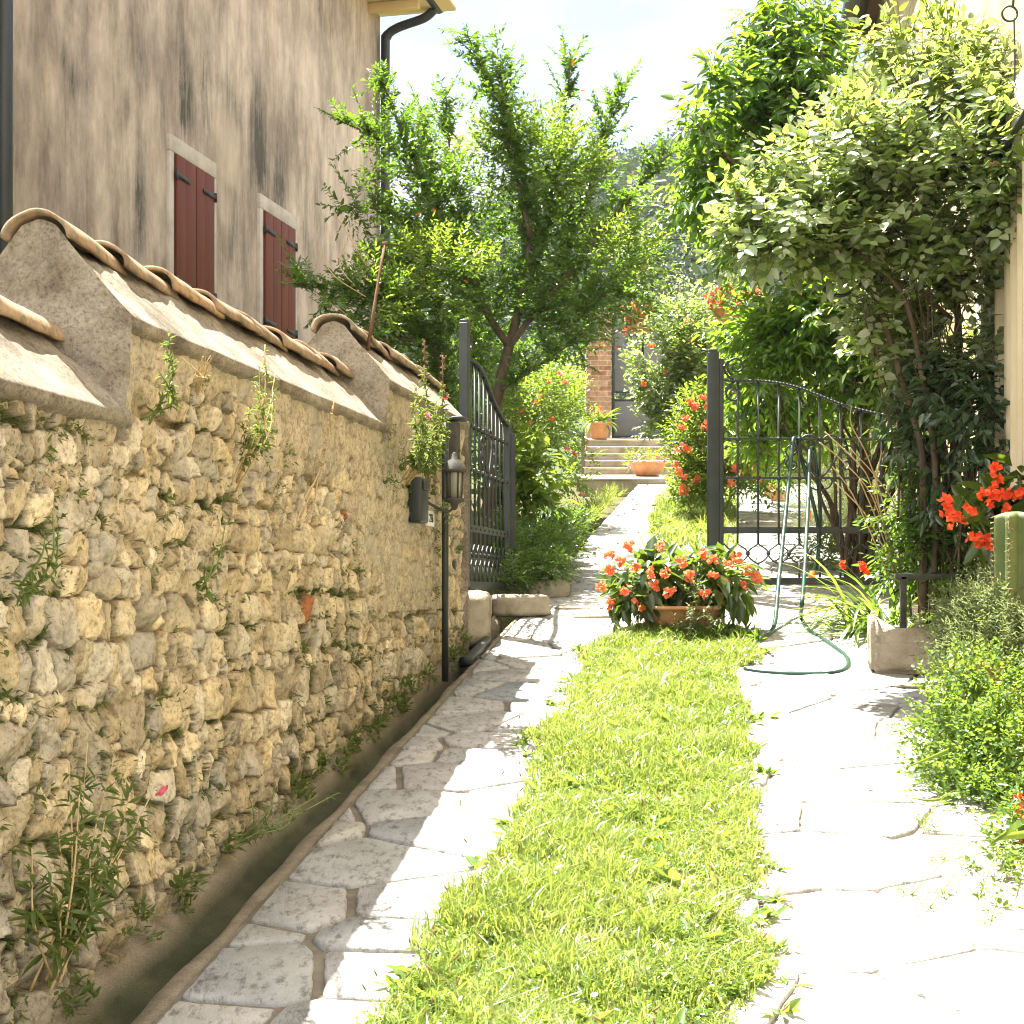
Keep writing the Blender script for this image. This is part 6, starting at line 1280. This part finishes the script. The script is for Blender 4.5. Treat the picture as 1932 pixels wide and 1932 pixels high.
# garlic-like blades and scarlet salvia at the very edge
e = empty('yucca_blades', P(1960, 1600, 4.0), 'stiff pointed green blades reaching in from the right edge', 'plant')
V = MB()
for pts, wd_ in (([(2010,1470),(1950,1530),(1900,1570),(1862,1600)], .016), ([(2000,1560),(1940,1573),(1890,1580),(1868,1592)], .012), ([(1790,1415),(1755,1430),(1700,1452)], .007), ([(1800,1500),(1760,1510),(1715,1505)], .006), ([(1960,1410),(1900,1450),(1850,1490)], .004), ([(1960,1450),(1890,1490),(1840,1540)], .004)):
    q = smooth_path([P(x, y, 4.0 if x > 1850 and y > 1500 else 5.1) for x, y in pts], 5); m = len(q); t = np.linspace(0, 1, m); w2 = wd_ * (1 - t ** 2.2) + .0006; s = np.array([.25, .2, .95]); V.add(np.concatenate([q - s * w2[:, None], q + [0, .006, 0], q + s * w2[:, None]]), *[np.stack([np.arange(m - 1) + a * m, np.arange(m - 1) + (a + 1) * m, np.arange(1, m) + (a + 1) * m, np.arange(1, m) + a * m], -1) for a in (0, 1)])
obj('blades', V, M['lime'], e, True)
e, p, d = bush('scarlet_salvia', 'small scarlet-flowered salvia at the right edge above the pointed blades', 'plant', P(1935, 1640, 4.75), [(P(1930, 1530, 4.75), (.05, .08, .10)), (P(1940, 1600, 4.6), (.05, .08, .08))], 60, 7, .012, .03, .45, M['mid'], None, seed=121, stems=5, sr=(.003, .0015))
for x, y in ((1922,1500),(1930,1520),(1918,1525),(1928,1545),(1920,1560),(1930,1590),(1926,1635)): cluster(P(x, y, 4.62), np.array([0, -1., .2]), 4, .011, .009, M['redf'], e)
# ------------------------------------------------------------------ plants on and at the foot of the stone wall
def snap(label, base, tips, lean, L, n_leaf, mat, flowers=(), dry=0.0, ratio=.22, seeds=(), group=None):
    e = empty('snapdragon', base, label, 'plant', group); st = MB(); lv = MB(); sd = MB()
    for tp in tips:
        q = smooth_path([base + rng.normal(0, .012, 3), base + (tp - base) * .5 + lean * rng.uniform(.4, 1.2) + rng.normal(0, .012, 3), tp], 7); st.addm(tube(q, np.linspace(.0035, .0014, len(q)), 5))
        T = nrm(np.gradient(q, axis=0)); k = n_leaf; s = rng.uniform(dry, 1, k) * (len(q) - 1); i = np.minimum(s.astype(int), len(q) - 2); f = (s - i)[:, None]; p = q[i] * (1 - f) + q[i + 1] * f
        d = nrm(T[i] * .55 + rand_unit(k) * .9 - UP * .1); LL = L * rng.uniform(.6, 1.15, k) * (1.15 - .6 * (s / len(q))); lv.addm(leaf_geo(p, d, UP + .5 * rng.normal(size=(k, 3)), LL, LL * ratio, .15, .35))
    for tp in seeds:
        a = np.asarray(tp[0]); b = np.asarray(tp[1]); k = 46; t = rng.uniform(0, 1, k)[:, None]; p = a + (b - a) * t; sd.addm(flower_geo(p + rng.normal(0, .004, (k, 3)), rand_unit(k), .0085, 5, 1.0)); sd.addm(tube([a, b], .0015, 4))
    obj('stems', st, M['dry'] if dry > .2 else M['stem'], e); obj('foliage', lv, mat, e)
    if sd.n: obj('seed_spikes', sd, M['seed'], e)['kind'] = 'stuff'
    for c in flowers: cluster(c, np.array([.6, -.7, .1]), 4, .014, .008, M['pinkf'], e, 'blossom')
    return e
def Wp(x, y, n=.06):     # point in front of the wall face, seen at that place
    k = (x - HX) / F; Y = (-1.546 + n) / (k - .161) ; return P(x, y, Y)
snap('large leafy snapdragon with one pink flower, rooted at the foot of the wall in front', Wp(95, 1860, .04), [Wp(165,1400,.12), Wp(215,1430,.14), Wp(130,1440,.1), Wp(250,1480,.16), Wp(285,1500,.14), Wp(110,1560,.1), Wp(200,1540,.18), Wp(90,1640,.1), Wp(240,1580,.16), Wp(170,1620,.14), Wp(60,1600,.1), Wp(150,1500,.16)], wnr * .03, .062, 34, M['weed'], [Wp(308,1492,.14)], .22, .24)
snap('sunlit snapdragon hanging on the wall under the middle of the coping', Wp(440, 915, .03), [Wp(500,650,.10), Wp(480,720,.12), Wp(515,740,.1), Wp(495,760,.12), Wp(470,770,.1), Wp(520,700,.08), Wp(460,800,.08), Wp(490,690,.12)], wnr * .04, .034, 44, M['weed'], (), .3, .26)
snap('single narrow snapdragon shoot on the wall below the step in the coping', Wp(285, 790, .03), [Wp(318,630,.09), Wp(312,650,.10), Wp(300,700,.08)], wnr * .04, .032, 42, M['weed'], (), .1, .26)
snap('tall snapdragon with brown seed spikes and pink flowers above the letter box', Wp(765, 910, .05), [Wp(800,690,.16), Wp(785,730,.18), Wp(835,730,.20), Wp(820,770,.22), Wp(795,780,.2), Wp(840,780,.2), Wp(780,760,.16), Wp(815,810,.22), Wp(790,820,.2), Wp(830,830,.2)], wnr * .05, .05, 95, M['weed'], [Wp(842,748,.2), Wp(805,785,.2)], .25, .26, [(Wp(800,640,.16), Wp(803,715,.16)), (Wp(835,670,.2), Wp(836,750,.2))])
snap('small drooping snapdragon at the left edge of the wall', Wp(45, 1130, .03), [Wp(100,970,.08), Wp(85,1010,.08), Wp(65,1110,.08), Wp(110,1000,.08)], wnr * .03, .036, 20, M['weed'], (), 0, .24)
snap('sparse sprig with round leaves in the wall joints left of the middle', Wp(372, 1110, .03), [Wp(425,990,.06), Wp(405,1040,.06), Wp(390,1075,.07)], wnr * .02, .028, 9, M['weed'], (), 0, .5)
snap('thin leaning weed with grey leaves at the foot of the far wall, over the gutter', Wp(450, 1590, .04), [Wp(520,1480,.12), Wp(560,1510,.2), Wp(600,1500,.22), Wp(640,1495,.26), Wp(500,1530,.12), Wp(470,1500,.08)], wnr * .04, .03, 22, M['greyg'], (), .1, .2)
snap('grey-leaved dry sprig sticking out between pole and open gate leaf', Wp(820, 965, .05), [P(905,905,7.6), P(895,940,7.6), P(870,950,7.6), Wp(850,930,.12), Wp(840,985,.12)], wnr * .03, .03, 24, M['greyg'], (), .05, .2)
# dry straw stalks on the wall
e = empty('dry_grass', Wp(560, 990, .02), 'thin tall dead brown stalk standing against the middle of the wall', 'plant'); mb = MB()
for pts in ([(565,990),(585,930),(612,860),(628,770),(632,750)], [(565,990),(590,960),(600,900)], [(560,985),(575,940),(596,905)]): mb.addm(tube(smooth_path([Wp(x, y, .05) for x, y in pts], 5), .0025, 5))
k = 60; t = rng.uniform(0, 1, k)[:, None]; p = Wp(600,900,.05) * (1 - t) + Wp(630,760,.05) * t; mb.addm(flower_geo(p + rng.normal(0, .005, (k, 3)), rand_unit(k), .007, 4, 1.)); obj('stalks', mb, M['dry'], e)
e = empty('dry_grass', Wp(380, 740, .03), 'tuft of dry yellow grass in the wall just under the coping', 'plant'); mb = MB()
for k in range(26): mb.addm(tube(smooth_path([Wp(372, 745, .02), Wp(378 + rng.normal(0, 7), 715, .06), Wp(385 + rng.normal(0, 16), 670 + rng.uniform(0, 45), .10)], 4), .0011, 3))
obj('blades', mb, M['dry'], e)
e = empty('fallen_leaves', G(-.1, 5, .0), 'scattered brown fallen leaves and petals on the paving', 'leaves'); mb = MB()
n = 34; Y = rng.uniform(3.5, 11, n); X = Xkerb(Y) + rng.uniform(.1, 1, n) * (Xr(Y) - Xkerb(Y)); ok = (X < Xg0(Y)) | (X > Xg1(Y)) | (Y > 8.5); p = np.stack([X, Y, gz(Y) + .02], -1)[ok]; n = len(p)
mb.addm(leaf_geo(p, rand_unit(n) * [1, 1, .2], UP + .3 * rng.normal(size=(n, 3)), rng.uniform(.015, .035, n), rng.uniform(.01, .02, n), .3, .2)); o = obj('leaves', mb, M['hip'], e); o['kind'] = 'stuff'
# ------------------------------------------------------------------ wooded hill far behind
M['hill'] = mat_noise('hillside', [(.05,.075,.025),(.08,.10,.04)], .05, .95, .1, 0)
def hz(X, Y):
    d = np.clip((Y - 70) / 200, 0, 1); prof = 56 + .5 * np.clip(X, -60, 90) + 2.5 * np.sin(X * .09 + 1) + 1.5 * np.sin(X * .23)
    return 3.0 + d ** .8 * prof
xs = np.linspace(-220, 260, 97); ys = np.linspace(60, 330, 55); XX, YY = np.meshgrid(xs, ys, indexing='ij'); V = np.stack([XX, YY, hz(XX, YY) - .04 * np.maximum(YY - 270, 0) ** 1.3], -1).reshape(-1, 3)
struct('hill', MB().add(V, grid_faces(97, 55)), M['hill'])
M['forest'] = mat_leaf('forest_leaves', [(.018,.035,.014),(.026,.046,.018),(.036,.056,.022),(.045,.064,.03)], (.09,.13,.03), .2, .6, .2)
def forest():
    P_, n_ = [], 620; Y = rng.uniform(75, 275, n_ * 6); X = rng.uniform(-.10, .20, n_ * 6) * Y; k = rng.uniform(0, 1, len(Y)) < (Y / 275) ** 1.2; X, Y = X[k][:n_ * 2], Y[k][:n_ * 2]; Z = hz(X, Y); m = len(X); R = rng.uniform(2.4, 4.6, m)
    nl = 420; u = rand_unit(m * nl); r = np.repeat(R, nl); c = np.repeat(np.stack([X, Y, Z + R * .75], -1), nl, 0); sub = 1 + .35 * (fbm(u * 2.3 + c * .3, 4, 2) - .5)
    p = c + u * (r * sub * rng.uniform(.75, 1.0, m * nl))[:, None] * [1, 1, 1.1]; keep = (u[:, 1] < .45) & (u[:, 2] > -.6); p, u, r = p[keep], u[keep], r[keep]; q = len(p)
    L = r * rng.uniform(.08, .17, q); return MB().addm(leaf_geo(p, nrm(u + .8 * rng.normal(size=(q, 3))), nrm(u + UP * .4 + .5 * rng.normal(size=(q, 3))), L, L * .7, .1, .1, True))
tag(obj('hillside_wood', forest(), M['forest'], None), kind='stuff')
# the air between here and the hill
mb = MB().addm(box([0, 165, 55], (900, 350, 140))); hm = bpy.data.materials.new('air'); hm.use_nodes = True; hn_ = hm.node_tree
for q in list(hn_.nodes): hn_.nodes.remove(q)
ho = hn_.nodes.new('ShaderNodeOutputMaterial'); pv = hn_.nodes.new('ShaderNodeVolumePrincipled'); pv.inputs['Color'].default_value = (.80, .90, 1, 1); pv.inputs['Density'].default_value = .0002; pv.inputs['Anisotropy'].default_value = .3
hn_.links.new(pv.outputs[0], ho.inputs['Volume']); hz_o = struct('haze', mb, hm, False); hz_o['kind'] = 'stuff'
# garden trees between the garden and the hill
mk = lambda x, y, Y, r: (P(x, y, Y), r)
bush('background_tree', 'hazy pale green tree beyond the garden door, seen above the trellis', 'tree', [P(1290, 700, 34)[0], 34, 2.0], [mk(1300, 610, 34, (1.3, 1.2, .6)), mk(1390, 620, 34, (1.0, 1.2, .5)), mk(1230, 660, 34, (1.0, 1, .6)), mk(1330, 660, 34, (1.6, 1, 1.0))], 420, 8, .09, .13, .5, M['greyg'], .42, 1.2, .4, seed=131, stems=6, sr=(.07, .02), stem_mat=M['bark'])
bush('background_shrub', 'sunlit green shrub filling the gap left of the brick pillar', 'shrub', [P(1060, 800, 27)[0], 27, 2.0], [mk(1080, 740, 27, (.5, .6, .5)), mk(1030, 760, 27, (.6, .6, .6)), mk(1090, 830, 27, (.4, .5, .5)), mk(980, 780, 27, (.6, .5, .6))], 420, 8, .06, .10, .45, M['lime'], .42, 1.8, .4, seed=133, stems=5)
bush('background_shrub', 'dense green shrub in the shade behind the pomegranate trunk', 'shrub', [P(900, 900, 15)[0], 15, .7], [mk(900, 720, 15, (.6, .5, .5)), mk(850, 800, 14.5, (.5, .5, .5)), mk(950, 780, 15, (.4, .5, .5)), mk(800, 700, 15, (.6, .5, .5))], 700, 8, .03, .06, .45, M['mid'], .40, 2.4, .45, seed=135, stems=8)
bush('background_hedge', 'broad green hedge behind the closed gate leaf and rosemary', 'hedge', [P(1600, 900, 15.5)[0], 15.5, .8], [mk(1500, 830, 15.5, (.5, .5, .4)), mk(1620, 800, 15.5, (.7, .5, .6)), mk(1740, 760, 15.5, (.7, .5, .8)), mk(1850, 700, 15.5, (.7, .5, 1.0)), mk(1440, 880, 15.5, (.4, .4, .25))], 1100, 8, .034, .075, .45, M['vine'], .40, 2.2, .45, seed=137, stems=10)
